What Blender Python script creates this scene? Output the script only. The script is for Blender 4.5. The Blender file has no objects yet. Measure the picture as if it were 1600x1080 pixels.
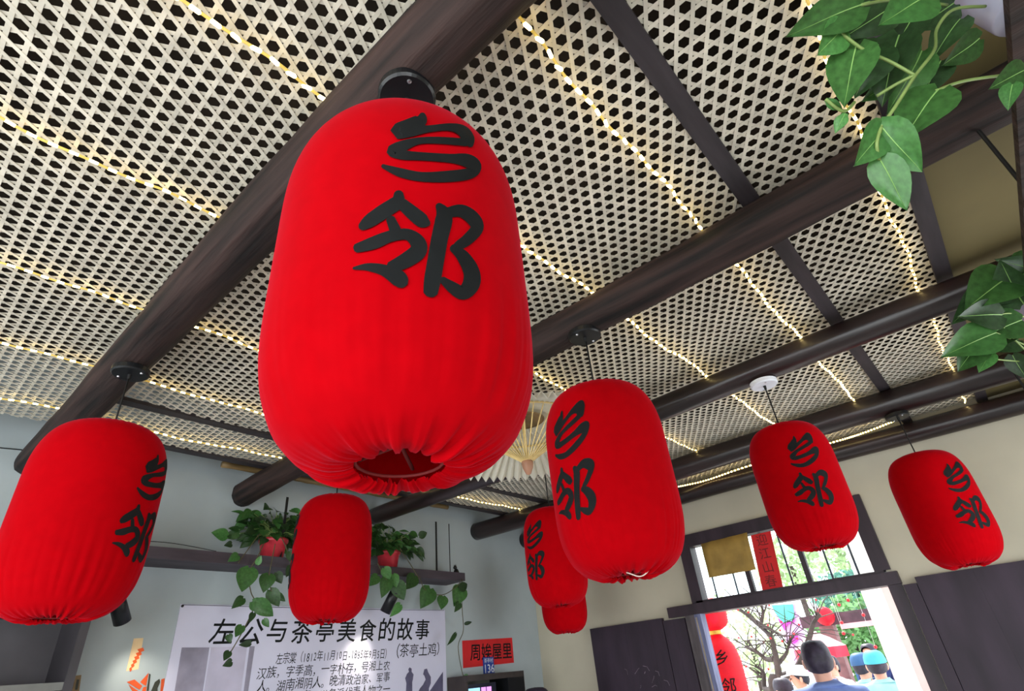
import bpy, math, random
from mathutils import Vector, Matrix, noise
from math import sin, cos, pi, radians, atan2, sqrt
random.seed(7)
sc = bpy.context.scene
col = sc.collection
S = 1.1          # one layout unit (beam underside above the lens) in metres
ZC = 1.65        # lens height
F = 855.8        # focal length in pixels of the 1600 px frame

# ------------------------------------------------------------------ camera
yaw, pitch, roll = radians(-38.405), radians(31.225), radians(-5.9065)
fw = Vector((sin(yaw)*cos(pitch), cos(yaw)*cos(pitch), sin(pitch)))
r0 = Vector((cos(yaw), -sin(yaw), 0)); u0 = r0.cross(fw)
rt = r0*cos(roll) + u0*sin(roll); up = u0*cos(roll) - r0*sin(roll)
cam_d = bpy.data.cameras.new('camera'); cam = bpy.data.objects.new('camera', cam_d); col.objects.link(cam)
cam_d.sensor_fit = 'HORIZONTAL'; cam_d.sensor_width = 36; cam_d.lens = 36*F/1600
cam_d.clip_start = 0.02; cam_d.clip_end = 200
cam.matrix_world = Matrix(((rt.x, up.x, -fw.x, 0), (rt.y, up.y, -fw.y, 0), (rt.z, up.z, -fw.z, ZC), (0, 0, 0, 1)))
sc.camera = cam
CAM = Vector((0, 0, ZC))

# ------------------------------------------------------------------ world and light
w = bpy.data.worlds.new('sky'); sc.world = w; w.use_nodes = True
bg = w.node_tree.nodes['Background']; bg.inputs[0].default_value = (0.86, 0.95, 1.0, 1); bg.inputs[1].default_value = 2.7
sun_d = bpy.data.lights.new('sun', 'SUN'); sun = bpy.data.objects.new('sun', sun_d); col.objects.link(sun)
sun_d.energy = 6.0; sun_d.angle = radians(3); sun_d.color = (1, .97, .92)
sun.rotation_euler = (radians(38), 0, radians(-150)); sun.location = (0, 0, 9)
def area(name, loc, rot, sx, sy, energy, color):
    d = bpy.data.lights.new(name, 'AREA'); d.shape = 'RECTANGLE'; d.size = sx; d.size_y = sy; d.energy = energy; d.color = color
    o = bpy.data.objects.new(name, d); col.objects.link(o); o.location = loc; o.rotation_euler = rot; return o
area('daylight_front_opening', (-1.2, -2.75, 1.45), (radians(98), 0, 0), 4.4, 2.3, 68, (.88, .95, 1.0))
area('side_fill_light', (1.36, 2.95, 1.55), (0, radians(90), 0), 1.35, 1.8, 17, (.93, .97, 1.0))  # added fill lamp, out of view, brightens the door wall and far mat
area('side_fill_light_near', (1.36, -1.3, 1.5), (0, radians(90), 0), 1.4, 1.7, 30, (.9, .96, 1.0))  # added fill lamp behind the lens, evens out the right-hand sides
sc.view_settings.view_transform = 'Standard'; sc.view_settings.look = 'None'
sc.view_settings.gamma = 1.0; sc.view_settings.use_curve_mapping = False
sc.view_settings.exposure = 0.5

# ------------------------------------------------------------------ pixel helpers (design-time layout of points on known planes)
def ray(px, py): return rt*((px-800)/F) - up*((py-540)/F) + fw
def on_z(px, py, z): d = ray(px, py); return CAM + d*(z*S/d.z)
def on_y(px, py, y): d = ray(px, py); return CAM + d*(y*S/d.y)
def on_x(px, py, x): d = ray(px, py); return CAM + d*(x*S/d.x)
def at(px, py, depth): return CAM + ray(px, py)*depth
def U(x, y, z): return Vector((x*S, y*S, ZC + z*S))

# ------------------------------------------------------------------ materials
MATS = {}
def srgb(r, g, b):
    f = lambda c: (c/12.92 if c <= .04045 else ((c+.055)/1.055)**2.4)
    return (f(r/255), f(g/255), f(b/255))
def mat(name, rgb, rough=.6, var=.12, scale=8, bump=0, spec=.4, metal=0, stretch=(1, 1, 1), rnd=0, trans=0, emit=0, emitc=None, alpha=1, detail=4, col2=None, coat=0):
    if name in MATS: return MATS[name]
    m = bpy.data.materials.new(name); m.use_nodes = True; MATS[name] = m
    nt = m.node_tree; nd = nt.nodes; lk = nt.links; b = nd['Principled BSDF']
    c = srgb(*rgb)
    tc = nd.new('ShaderNodeTexCoord'); mp = nd.new('ShaderNodeMapping'); mp.inputs['Scale'].default_value = stretch
    nz = nd.new('ShaderNodeTexNoise'); nz.inputs['Scale'].default_value = scale; nz.inputs['Detail'].default_value = detail
    lk.new(tc.outputs['Object'], mp.inputs[0]); lk.new(mp.outputs[0], nz.inputs['Vector'])
    rp = nd.new('ShaderNodeValToRGB'); lk.new(nz.outputs['Fac'], rp.inputs[0])
    lo = tuple(max(0, v*(1-var*1.6)) for v in c); hi = tuple(min(1, v*(1+var*1.6)) for v in c)
    if col2: hi = srgb(*col2)
    rp.color_ramp.elements[0].position = .32; rp.color_ramp.elements[1].position = .68
    rp.color_ramp.elements[0].color = (*lo, 1); rp.color_ramp.elements[1].color = (*hi, 1)
    out = rp.outputs[0]
    if rnd:
        oi = nd.new('ShaderNodeObjectInfo'); hs = nd.new('ShaderNodeHueSaturation')
        mr = nd.new('ShaderNodeMapRange'); mr.inputs[3].default_value = 1-rnd; mr.inputs[4].default_value = 1+rnd
        lk.new(oi.outputs['Random'], mr.inputs[0]); lk.new(mr.outputs[0], hs.inputs['Value']); lk.new(out, hs.inputs['Color']); out = hs.outputs[0]
    lk.new(out, b.inputs['Base Color'])
    b.inputs['Roughness'].default_value = rough; b.inputs['Specular IOR Level'].default_value = spec; b.inputs['Metallic'].default_value = metal
    b.inputs['Coat Weight'].default_value = coat
    if emit:
        b.inputs['Emission Color'].default_value = (*srgb(*(emitc or rgb)), 1); b.inputs['Emission Strength'].default_value = emit
    if name == 'red_cloth':
        b.inputs['Sheen Weight'].default_value = .25; b.inputs['Sheen Roughness'].default_value = .35; b.inputs['Sheen Tint'].default_value = (1, .12, .22, 1)
    if alpha < 1: b.inputs['Alpha'].default_value = alpha
    if bump:
        bp = nd.new('ShaderNodeBump'); bp.inputs['Strength'].default_value = bump; bp.inputs['Distance'].default_value = .01
        lk.new(nz.outputs['Fac'], bp.inputs['Height']); lk.new(bp.outputs[0], b.inputs['Normal'])
    if trans:
        tr = nd.new('ShaderNodeBsdfTranslucent'); mx = nd.new('ShaderNodeMixShader'); mx.inputs[0].default_value = trans
        lk.new(out, tr.inputs[0]); lk.new(b.outputs[0], mx.inputs[1]); lk.new(tr.outputs[0], mx.inputs[2]); lk.new(mx.outputs[0], nd['Material Output'].inputs[0])
    return m
M = dict(
    strip=mat('bamboo_strip', (214, 206, 190), .6, .10, 14, .15, rnd=.10),
    beam=mat('dark_log', (42, 28, 25), .75, .55, 6, 1.0, spec=.35, stretch=(.3, 5, 5), detail=9),
    beam_gloss=mat('dark_log_varnished', (38, 26, 26), .3, .4, 4, .4, spec=.55, stretch=(.35, 3, 3)),
    batten=mat('dark_batten', (52, 46, 50), .6, .2, 6, .1, stretch=(4, .5, 4)),
    roof=mat('roof_boards', (46, 36, 26), .9, .3, 3),
    wall=mat('plaster_wall', (168, 177, 180), .9, .05, 2.2, .12, detail=8),
    wall2=mat('plaster_wall_warm', (190, 182, 162), .9, .05, 2.2, .12, detail=8),
    floor=mat('floor_tiles', (190, 190, 188), .6, .08, 2),
    red=mat('red_cloth', (177, 2, 12), .85, .03, 30, .03, spec=.02, trans=.12),
    ink=mat('black_ink', (22, 24, 25), .7, .1, 20, spec=.15),
    black=mat('black_metal', (16, 17, 20), .35, .1, 10),
    cord=mat('black_cord', (15, 14, 14), .7, .1, 10),
    steel=mat('screw_steel', (190, 190, 195), .3, .05, 10, metal=1),
    string=mat('white_string', (225, 205, 195), .8, .05, 30),
    led=mat('led_bulb', (255, 236, 190), .4, .02, 5, emit=9, emitc=(255, 226, 150)),
    ledtube=mat('led_sleeve', (214, 190, 110), .3, .1, 40, emit=.25, emitc=(255, 205, 70)),
    frame=mat('window_frame_wood', (48, 35, 44), .5, .2, 5, .1, stretch=(3, 3, .6)),
    door=mat('door_leaf_board', (46, 34, 46), .6, .22, 3, .08, stretch=(3, 3, .7)),
    chalk=mat('chalk_marks', (122, 108, 118), .9, .3, 20),
    post=mat('weathered_post', (104, 108, 140), .6, .25, 8, .15, stretch=(3, 3, .5)),
    iron=mat('iron_bar', (34, 34, 58), .5, .1, 10),
    gold=mat('brown_cardboard', (158, 126, 62), .7, .16, 7, .1),
    redpaper=mat('red_paper', (200, 28, 32), .7, .1, 6),
    redink=mat('dark_red_ink', (112, 22, 22), .7, .1, 6),
    poster=mat('poster_sheet', (204, 202, 222), .55, .03, 3),
    pink=mat('poster_grey_print', (150, 144, 162), .6, .2, 5), pink2=mat('poster_pale_print', (184, 178, 198), .6, .08, 5),
    pfig=mat('poster_figure_print', (86, 82, 108), .6, .15, 9),
    shelf=mat('shelf_board', (66, 58, 66), .6, .2, 5, .1, stretch=(3, .5, 3)),
    pot=mat('red_plastic_pot', (196, 54, 66), .3, .12, 20, spec=.6),
    soil=mat('potting_soil', (46, 36, 28), .95, .3, 40, .5),
    leaf=mat('pothos_leaf', (54, 92, 44), .38, .18, 9, .05, spec=.5, rnd=.35, trans=.18),
    leafb=mat('pothos_leaf_bright', (76, 128, 66), .35, .14, 9, .05, spec=.5, rnd=.22, trans=.25),
    leafd=mat('pothos_leaf_dark', (44, 70, 38), .42, .18, 9, .05, rnd=.3, trans=.12),
    vein=mat('leaf_midrib', (142, 186, 104), .5, .05, 9),
    stem=mat('pothos_stem', (128, 150, 84), .5, .12, 12),
    stemd=mat('vine_stem', (84, 78, 52), .6, .12, 12),
    clearpot=mat('translucent_pot', (190, 188, 206), .2, .05, 6, spec=.6, trans=.35, coat=.4),
    paper=mat('white_paper', (232, 228, 214), .8, .03, 12, trans=.3),
    bamboo=mat('split_bamboo', (214, 186, 124), .5, .12, 12, stretch=(1, 1, 4)),
    bamboopole=mat('bamboo_pole', (128, 104, 66), .5, .22, 5, .1, stretch=(4, .5, 4)),
    knob=mat('turned_wood', (164, 118, 92), .5, .1, 12),
    cab=mat('dark_cabinet', (58, 54, 58), .5, .15, 4), cabin=mat('cabinet_back', (84, 80, 84), .7, .15, 3),
    steelshelf=mat('grey_shelf_edge', (112, 112, 108), .5, .1, 6),
    glass=mat('blue_grey_panel', (96, 110, 128), .3, .12, 3),
    blue=mat('blue_plate', (28, 62, 150), .4, .08, 10), white=mat('white_print', (226, 228, 236), .6, .03, 10),
    orange=mat('orange_sticker', (214, 84, 32), .6, .12, 10), peach=mat('peach_sticker', (226, 196, 152), .7, .06, 10), dkgreen=mat('dark_green_sticker', (54, 56, 44), .6, .1, 10),
    board=mat('dark_cabinet_wood', (54, 46, 44), .5, .2, 6), greyp=mat('grey_green_panel', (92, 92, 84), .6, .12, 3),
)

# ------------------------------------------------------------------ mesh helpers
ORG = {}
def org(o): return ORG.get(o.name, Vector((0, 0, 0))) if o else Vector((0, 0, 0))
def tag(o, label, cat, group=None, kind=None):
    if label: o['label'] = label
    if cat: o['category'] = cat
    if group: o['group'] = group
    if kind: o['kind'] = kind
    return o
def thing(name, loc, label, cat, group=None):
    o = bpy.data.objects.new(name, None); col.objects.link(o); o.location = loc; o.empty_display_size = .05
    ORG[o.name] = Vector(loc); return tag(o, label, cat, group)
class MB:
    def __init__(s): s.v = []; s.f = []; s.m = []; s.k = 0
    def add(s, vs, fs):
        n = len(s.v); s.v += [Vector(p) for p in vs]; s.f += [tuple(i+n for i in q) for q in fs]; s.m += [s.k]*len(fs); return s
    def hexa(s, p):       # 8 corners: bottom loop 0-3, top loop 4-7
        return s.add(p, [(3, 2, 1, 0), (4, 5, 6, 7), (0, 1, 5, 4), (1, 2, 6, 5), (2, 3, 7, 6), (3, 0, 4, 7)])
    def box(s, a, b):
        x0, y0, z0 = a; x1, y1, z1 = b
        return s.hexa([(x0, y0, z0), (x1, y0, z0), (x1, y1, z0), (x0, y1, z0), (x0, y0, z1), (x1, y0, z1), (x1, y1, z1), (x0, y1, z1)])
    def bar(s, a, b, wx, wy, side=Vector((1, 0, 0))):
        a = Vector(a); b = Vector(b); d = (b-a).normalized(); e = side - d*side.dot(d)
        if e.length < 1e-4: e = Vector((0, 1, 0)) - d*d.y
        e.normalize(); g = d.cross(e)
        q = lambda c: [c - e*wx/2 - g*wy/2, c + e*wx/2 - g*wy/2, c + e*wx/2 + g*wy/2, c - e*wx/2 + g*wy/2]
        return s.hexa(q(a)+q(b))
    def tube(s, pts, rad, n=8, caps=True):
        pts = [Vector(p) for p in pts]; L = len(pts)
        if not hasattr(rad, '__len__'): rad = [rad]*L
        vs = []; fs = []; e = None
        for i, p in enumerate(pts):
            d = (pts[min(i+1, L-1)] - pts[max(i-1, 0)]).normalized()
            if e is None:
                e = Vector((0, 0, 1)) if abs(d.z) < .9 else Vector((1, 0, 0))
            e = (e - d*e.dot(d)).normalized(); g = d.cross(e)
            for k in range(n):
                t = 2*pi*k/n; vs.append(p + (e*cos(t) + g*sin(t))*rad[i])
        for i in range(L-1):
            for k in range(n):
                a = i*n+k; b = i*n+(k+1) % n; fs.append((a, b, b+n, a+n))
        if caps: fs.append(tuple(range(n-1, -1, -1))); fs.append(tuple((L-1)*n+k for k in range(n)))
        return s.add(vs, fs)
    def lathe(s, prof, c, n=32, axis=None, dr=None):
        c = Vector(c); vs = []; fs = []; Q = axis.to_track_quat('Z', 'Y') if axis else None
        for i, (r, z) in enumerate(prof):
            for k in range(n):
                t = 2*pi*k/n; rr = r*(1 + (dr(t, i) if dr else 0)); p = Vector((rr*cos(t), rr*sin(t), z))
                vs.append(c + (Q @ p if Q else p))
        for i in range(len(prof)-1):
            for k in range(n):
                a = i*n+k; b = i*n+(k+1) % n; fs.append((a, b, b+n, a+n))
        return s.add(vs, fs)
    def poly(s, pts, nrm, th=.002):   # flat outline given a little thickness along nrm
        n = len(pts); pts = [Vector(p) for p in pts]; nrm = Vector(nrm)*th
        return s.add(pts + [p+nrm for p in pts], [tuple(range(n, 2*n))] + [tuple(range(n-1, -1, -1))] + [(i, (i+1) % n, n+(i+1) % n, n+i) for i in range(n)])
    def build(s, name, m, parent=None, smooth=False, label=None, cat=None, group=None, kind=None, loc=None):
        o_ = org(parent) if parent else Vector(loc or (0, 0, 0))
        me = bpy.data.meshes.new(name); me.from_pydata([p - o_ for p in s.v], [], s.f)
        for mm in (m if isinstance(m, (list, tuple)) else [m]): me.materials.append(mm)
        if max(s.m, default=0) > 0: me.polygons.foreach_set('material_index', s.m)
        if smooth: me.polygons.foreach_set('use_smooth', [True]*len(s.f))
        me.update()
        o = bpy.data.objects.new(name, me); col.objects.link(o)
        if parent: o.parent = parent
        else: o.location = o_
        ORG[o.name] = o_
        return tag(o, label, cat, group, kind)
def struct(name, mb, m, smooth=False, label=None, loc=None): return mb.build(name, m, None, smooth, label=label, kind='structure', loc=loc)
def smooth_path(P, k=6):
    P = [Vector(p) for p in P]; out = []
    for i in range(len(P)-1):
        a = P[max(i-1, 0)]; b = P[i]; c = P[i+1]; d = P[min(i+2, len(P)-1)]
        for j in range(k):
            t = j/k
            out.append(.5*((2*b) + (c-a)*t + (2*a-5*b+4*c-d)*t*t + (3*b-a-3*c+d)*t**3))
    out.append(P[-1]); return out

# ------------------------------------------------------------------ room shell
XW, YW, XR, YF = -3.27*S, 4.08*S, 1.3, -2.8      # poster wall, door wall, right wall, front edge
ZB = ZC + S                                      # underside of the beams
ZM = ZC + 1.16*S                                 # bamboo mat
ZT = ZC + 1.62*S
DX0, DX1, DZ = -1.79*S, -.63*S, ZC + .272*S      # door opening
WX0, WX1, WZ0, WZ1 = -1.755*S, -.66*S, ZC + .35*S, ZC + .72*S
T = .08
struct('floor', MB().box((XW-T, YF, -.1), (XR+T, YW+T, 0)), M['floor'])
struct('wall_left', MB().box((XW-T, YF, 0), (XW, YW+T, ZT)), M['wall'])
mb = MB(); mb.box((XR, YF, 0), (XR+T, YW+T, .85)); mb.box((XR, YF, 2.25), (XR+T, YW+T, ZT))
for a, b in ((YF, -2.2), (-.4, 2.0), (3.9, YW+T)): mb.box((XR, a, .85), (XR+T, b, 2.25))  # two unseen openings added in this wall to let the side fill in
struct('wall_right', mb, M['wall2'])
mb = MB()
mb.box((XW, YW, 0), (DX0-.05, YW+T, ZT)); mb.box((DX1+.03, YW, 0), (XR, YW+T, ZT))
mb.box((DX0-.05, YW, WZ1+.02), (DX1+.03, YW+T, ZT))
struct('wall_back', mb, M['wall2'])
mb = MB()
mb.box((XW, YF, 0), (-3.4, YF+T, ZT)); mb.box((1.0, YF, 0), (XR, YF+T, ZT)); mb.box((-3.4, YF, 2.65), (1.0, YF+T, ZT))
struct('wall_front', mb, M['wall'])
struct('roof_underside', MB().box((XW-T, YF-.2, ZT), (XR+T, YW+T+.1, ZT+.12)), M['roof'])
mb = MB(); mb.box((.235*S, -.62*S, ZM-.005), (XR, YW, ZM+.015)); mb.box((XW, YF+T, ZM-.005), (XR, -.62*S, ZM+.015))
struct('ceiling_board', mb, mat('recess_shade_board', (100, 88, 54), .8, .08, 2), label='ceiling board beside the woven bamboo mat, coloured dark olive tan for a shaded recess')  # board colour darkened to stand for the shade of an open recess

# ------------------------------------------------------------------ beams
YB = [.42, 1.43, 2.37, 3.38, 4.0]; RB = [.070, .068, .058, .068, .062]
def log_beam(i):
    y, r = YB[i]*S, RB[i]*S; mb = MB(); n = 28; L = 90; vs = []; fs = []
    x0, x1 = XW+.001, XR-.001; z0 = ZB + r
    for a in range(L+1):
        x = x0 + (x1-x0)*a/L
        by = .012*sin(x*1.3+i*2) if i < 4 else 0; bz = .008*sin(x*1.9+i)
        for k in range(n):
            t = 2*pi*k/n
            q = 1 + (.11 if i < 2 else .06)*noise.noise(Vector((x*1.2+i*9, cos(t)*1.1, sin(t)*1.1))) + (.065*noise.noise(Vector((x*4+i*5, cos(t)*2.5, sin(t)*2.5))) if i < 2 else .012*noise.noise(Vector((x*4, cos(t)*2, sin(t)*2))))
            if i == 4: q = min(q, .985)
            vs.append((x, y+by+cos(t)*r*q, z0+bz+sin(t)*r*q))
    for a in range(L):
        for k in range(n):
            p = a*n+k; q = a*n+(k+1) % n; fs.append((p, p+n, q+n, q))
    fs.append(tuple(range(n))); fs.append(tuple(L*n+k for k in range(n-1, -1, -1)))
    mb.add(vs, fs)
    lab = ['rough dark log beam nearest the lens, crossing above the biggest lantern', 'rough dark log beam, second from the lens, above the centre right lantern', 'smooth dark log beam, third from the lens, with a round white ceiling plate', 'varnished dark log beam, fourth from the lens, carrying the rightmost lantern', 'varnished dark log beam lying along the top of the door wall'][i]
    mb.build('log_beam', M['beam'] if i < 2 else M['beam_gloss'], None, True, lab, 'beam', 'log beams under the woven ceiling', loc=(0, y, z0))
for i in range(5): log_beam(i)
BX = [-.163, .222, -2.55, -2.96]
for x, yb0, lab in zip(BX, (-.6, -.6, .42, .42), ['dark flat batten crossing the middle of the woven ceiling', 'dark flat batten along the right edge of the woven ceiling', 'dark flat batten above the left lantern, second from the end of the mat', 'dark flat batten at the far left edge of the woven ceiling']):
    MB().box((x*S-.028, yb0*S, ZB+.138*S), (x*S+.028, YW-.002, ZB+.155*S)).build('ceiling_batten', M['batten'], None, False, lab, 'batten', 'ceiling battens', loc=(x*S, 0, ZB+.138*S))

# ------------------------------------------------------------------ woven bamboo mat
PITCH = .0322*1.16*S; ROW = PITCH*.8660254; SW = PITCH*.235
RX0, RX1, RY0, RY1 = -2.985*S, .235*S, -.62*S, 4.06*S
ceil = thing('ceiling', (0, 0, ZM), 'woven hexagonal bamboo mat lining the ceiling above the log beams', None); ceil['kind'] = 'structure'
def sag(x, y):
    yy = [-.6] + YB
    for a, b in zip(yy, yy[1:]):
        if a*S <= y <= b*S: return -.016*sin(pi*(y-a*S)/(b*S-a*S))**2
    return 0
strips = []
org_p = Vector(on_z(1050+365*.10185, 60+322*.10185, 1.16)[:2])       # one hexagon centre
for di, ang in enumerate((178.6, 58.6, 118.6)):
    d = Vector((cos(radians(ang)), sin(radians(ang)))); n = Vector((-d.y, d.x))
    for k in range(-200, 200):
        p = org_p + n*ROW*(k+.5); ts = []
        for (axis, lim) in ((0, RX0), (0, RX1), (1, RY0), (1, RY1)):
            if abs(d[axis]) > 1e-6:
                t = (lim - p[axis])/d[axis]; q = p + d*t; o = 1-axis
                if (RX0-1e-6 <= q[0] <= RX1+1e-6) and (RY0-1e-6 <= q[1] <= RY1+1e-6): ts.append(t)
        if len(ts) >= 2 and max(ts)-min(ts) > .05:
            a = p + d*min(ts); b = p + d*max(ts)
            # nearest distance to the ground point under the lens that the frame shows
            c = Vector((-.3, .55)); tt = max(min(ts), min(max(ts), (c-p).dot(d))); strips.append(((p+d*tt-c).length, di, a, b, n))
strips.sort(key=lambda s: s[0])
def strip_geo(mb, di, a, b, n):
    L = (b-a).length; k = max(2, int(L/.16)); vs = []; fs = []
    dz = (0, .0016, -.0016)[di]; ph = random.random()*6
    for i in range(k+1):
        p = a + (b-a)*(i/k); z = ZM + sag(p.x, p.y) + dz
        wv = .0006*sin(i*1.3+ph)
        for (o, h) in ((-SW/2, -.0005), (SW/2, -.0005), (SW/2, .0005), (-SW/2, .0005)):
            vs.append((p.x+n.x*(o+wv), p.y+n.y*(o+wv), z+h))
    for i in range(k):
        for j in range(4):
            q = i*4+j; r = i*4+(j+1) % 4; fs.append((q, r, r+4, q+4))
    fs.append((3, 2, 1, 0)); fs.append((k*4, k*4+1, k*4+2, k*4+3)); mb.add(vs, fs)
for s_ in strips[:300]:
    mb = MB(); strip_geo(mb, *s_[1:]); mb.build('bamboo_strip', M['strip'], ceil)
mb = MB()
for s_ in strips[300:]: strip_geo(mb, *s_[1:])
mb.build('bamboo_strips_far', M['strip'], ceil, kind='stuff')

# ------------------------------------------------------------------ light strings
def led_string(x, y0, y1, lab, singly, xw=.0):
    z = ZC + 1.140*S
    t = thing('light_string', (x*S, y0*S, z), lab, 'light string', 'light strings under the ceiling mat')
    pts = []; n = int((y1-y0)*S/.021); ph = random.random()*6
    for i in range(n+1):
        y = (y0 + (y1-y0)*i/n)*S
        pts.append(Vector((x*S + .006*sin(y*9+ph) + .003*sin(y*31), y, z + sag(0, y) - .006*abs(sin(y*7+ph)))))
    MB().tube(pts, .0036, 6).build('sleeve', M['ledtube'], t, True)
    base = None; joint = MB()
    for i in range(1, len(pts)-1, 2):
        p = pts[i]; d = (pts[i+1]-pts[i-1]).normalized()
        if singly:
            if base is None:
                base = MB().tube([Vector((0, -.012, 0)), Vector((0, -.009, 0)), Vector((0, .009, 0)), Vector((0, .012, 0))], [.002, .005, .005, .002], 6).build('bulb', M['led'], None, True); o = base
            else:
                o = base.copy(); col.objects.link(o)
            o.parent = t; o.location = p - org(t) - Vector((0, 0, .002)); o.rotation_euler = (0, 0, random.uniform(-.3, .3))
        else:
            joint.tube([p-d*.010, p+d*.010], .0040, 5)
    if not singly: joint.build('bulbs', M['led'], t, kind='stuff')
led_string(-.740, -.55, 3.95, 'warm light string entering behind the biggest lantern from upper left', True)
led_string(-.312, .30, 3.45, 'warm light string running between the biggest lantern and the middle batten', True)
led_string(.138, .60, 4.0, 'warm light string beside the right edge batten, behind the hanging leaves', False)
led_string(-1.245, -.45, 3.42, 'warm light string across the upper left, third from the right edge of the mat', False)
led_string(-1.80, -.30, 2.2, 'warm light string at mid left, passing behind the biggest lantern', False)
led_string(-2.29, -.10, 2.6, 'warm light string second from the left end of the mat', False)
led_string(-2.76, .05, 3.45, 'warm light string nearest the poster wall, above the left lantern', False)
def led_run(pts, lab):
    P = smooth_path(pts, 14); t = thing('light_string', P[0], lab, 'light string', 'light strings under the ceiling mat')
    MB().tube(P, .004, 6).build('sleeve', M['ledtube'], t, True); j = MB()
    for i in range(1, len(P)-1, 1): j.tube([P[i], P[i]+(P[i+1]-P[i])*.5], .005, 5)
    j.build('bulbs', M['led'], t, kind='stuff')
led_run([U(-1.68, 3.86, 1.10), U(-1.46, 3.93, 1.105), U(-1.12, 3.9, 1.11), U(-.6, 3.9, 1.105), U(-.4, 3.89, 1.105), U(-.19, 3.84, 1.11)], 'warm light string lying along the beam above the doorway')

# ------------------------------------------------------------------ lettering of the lanterns, traced as brush strokes
PROF = [(.31, .012), (.36, .004), (.5, .0), (.7, .028), (.84, .075), (.94, .15), (.985, .23), (1, .32), (1, .45), (1, .6), (1, .7), (.985, .77), (.94, .845), (.84, .92), (.7, .965), (.5, .99), (.25, 1), (.06, 1.0)]
def prof_r(f):
    for (ra, za), (rb, zb) in zip(PROF[2:], PROF[3:]):
        if za <= f <= zb: return ra + (rb-ra)*(f-za)/max(zb-za, 1e-6)
    return .0
XIANG = [[(660, 180, 9), (657, 190, 20), (640, 199, 24), (622, 207, 24), (640, 207, 18), (670, 203, 11), (702, 200, 12), (722, 206, 18), (731, 220, 20), (735, 229, 8)],
         [(728, 224, 12), (688, 221, 11), (653, 222, 11), (627, 231, 18), (612, 238, 16), (630, 244, 15), (659, 246, 13), (702, 249, 14), (728, 252, 21), (741, 261, 20), (733, 272, 18), (702, 277, 18), (659, 278, 15), (624, 271, 14), (598, 261, 6)]]
LIN = [[(623, 303, 14), (623, 320, 23)], [(622, 318, 22), (600, 332, 23), (578, 347, 21), (565, 357, 12)], [(628, 320, 18), (645, 335, 22), (660, 347, 22), (669, 351, 10)],
       [(610, 343, 14), (618, 362, 18)], [(557, 390, 14), (585, 381, 20), (610, 371, 18), (636, 368, 18), (652, 380, 24), (653, 394, 26), (635, 408, 24), (610, 420, 18)],
       [(553, 421, 4), (575, 419, 12), (600, 424, 18), (622, 436, 26), (630, 445, 20)],
       [(684, 322, 10), (693, 340, 26), (686, 375, 26), (680, 410, 26), (675, 440, 26), (672, 460, 22)],
       [(698, 334, 16), (720, 331, 20), (738, 343, 22), (744, 358, 20), (730, 375, 18), (715, 386, 15), (710, 394, 12)],
       [(706, 388, 12), (722, 402, 20), (735, 425, 25), (735, 445, 27), (722, 459, 22), (705, 450, 18), (690, 438, 10)]]
L1 = (-.531, .42, .813, .185)
def unproject(px, py):      # pixel on the biggest lantern -> (azimuth, height fraction)
    x, y, zt, R = L1; H = R*3.13; d = ray(px, py); c = Vector((x*S, y*S)); best = None
    for i in range(4000):
        t = .45 + i*.00025; p = d*t; f = (p.z/S - (zt-H))/H
        if 0 <= f <= 1 and (Vector((p.x, p.y))-c).length <= prof_r(f)*R*S: best = (atan2(p.y-c.y, p.x-c.x), f); break
    return best
STROKES = []
A0 = radians(-33)
for stk in XIANG + LIN:
    pts = smooth_path([(a, b, c) for a, b, c in stk], 5); rib = []
    for i, p in enumerate(pts):
        d = pts[min(i+1, len(pts)-1)] - pts[max(i-1, 0)]; d.z = 0; d.normalize(); nn = Vector((-d.y, d.x, 0)); h = max(p.z, 2)/2
        row = []
        for k in (-1, -.5, 0, .5, 1):
            e = -(1-abs(k))*0 
            q = p + nn*h*k
            if i == 0: q = q - d*h*.55*sqrt(max(0, 1-k*k))
            if i == len(pts)-1: q = q + d*h*.55*sqrt(max(0, 1-k*k))
            r_ = unproject(q.x, q.y); row.append(r_)
        if all(row): rib.append([(a-A0, f) for a, f in row])
    STROKES.append(rib)
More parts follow.
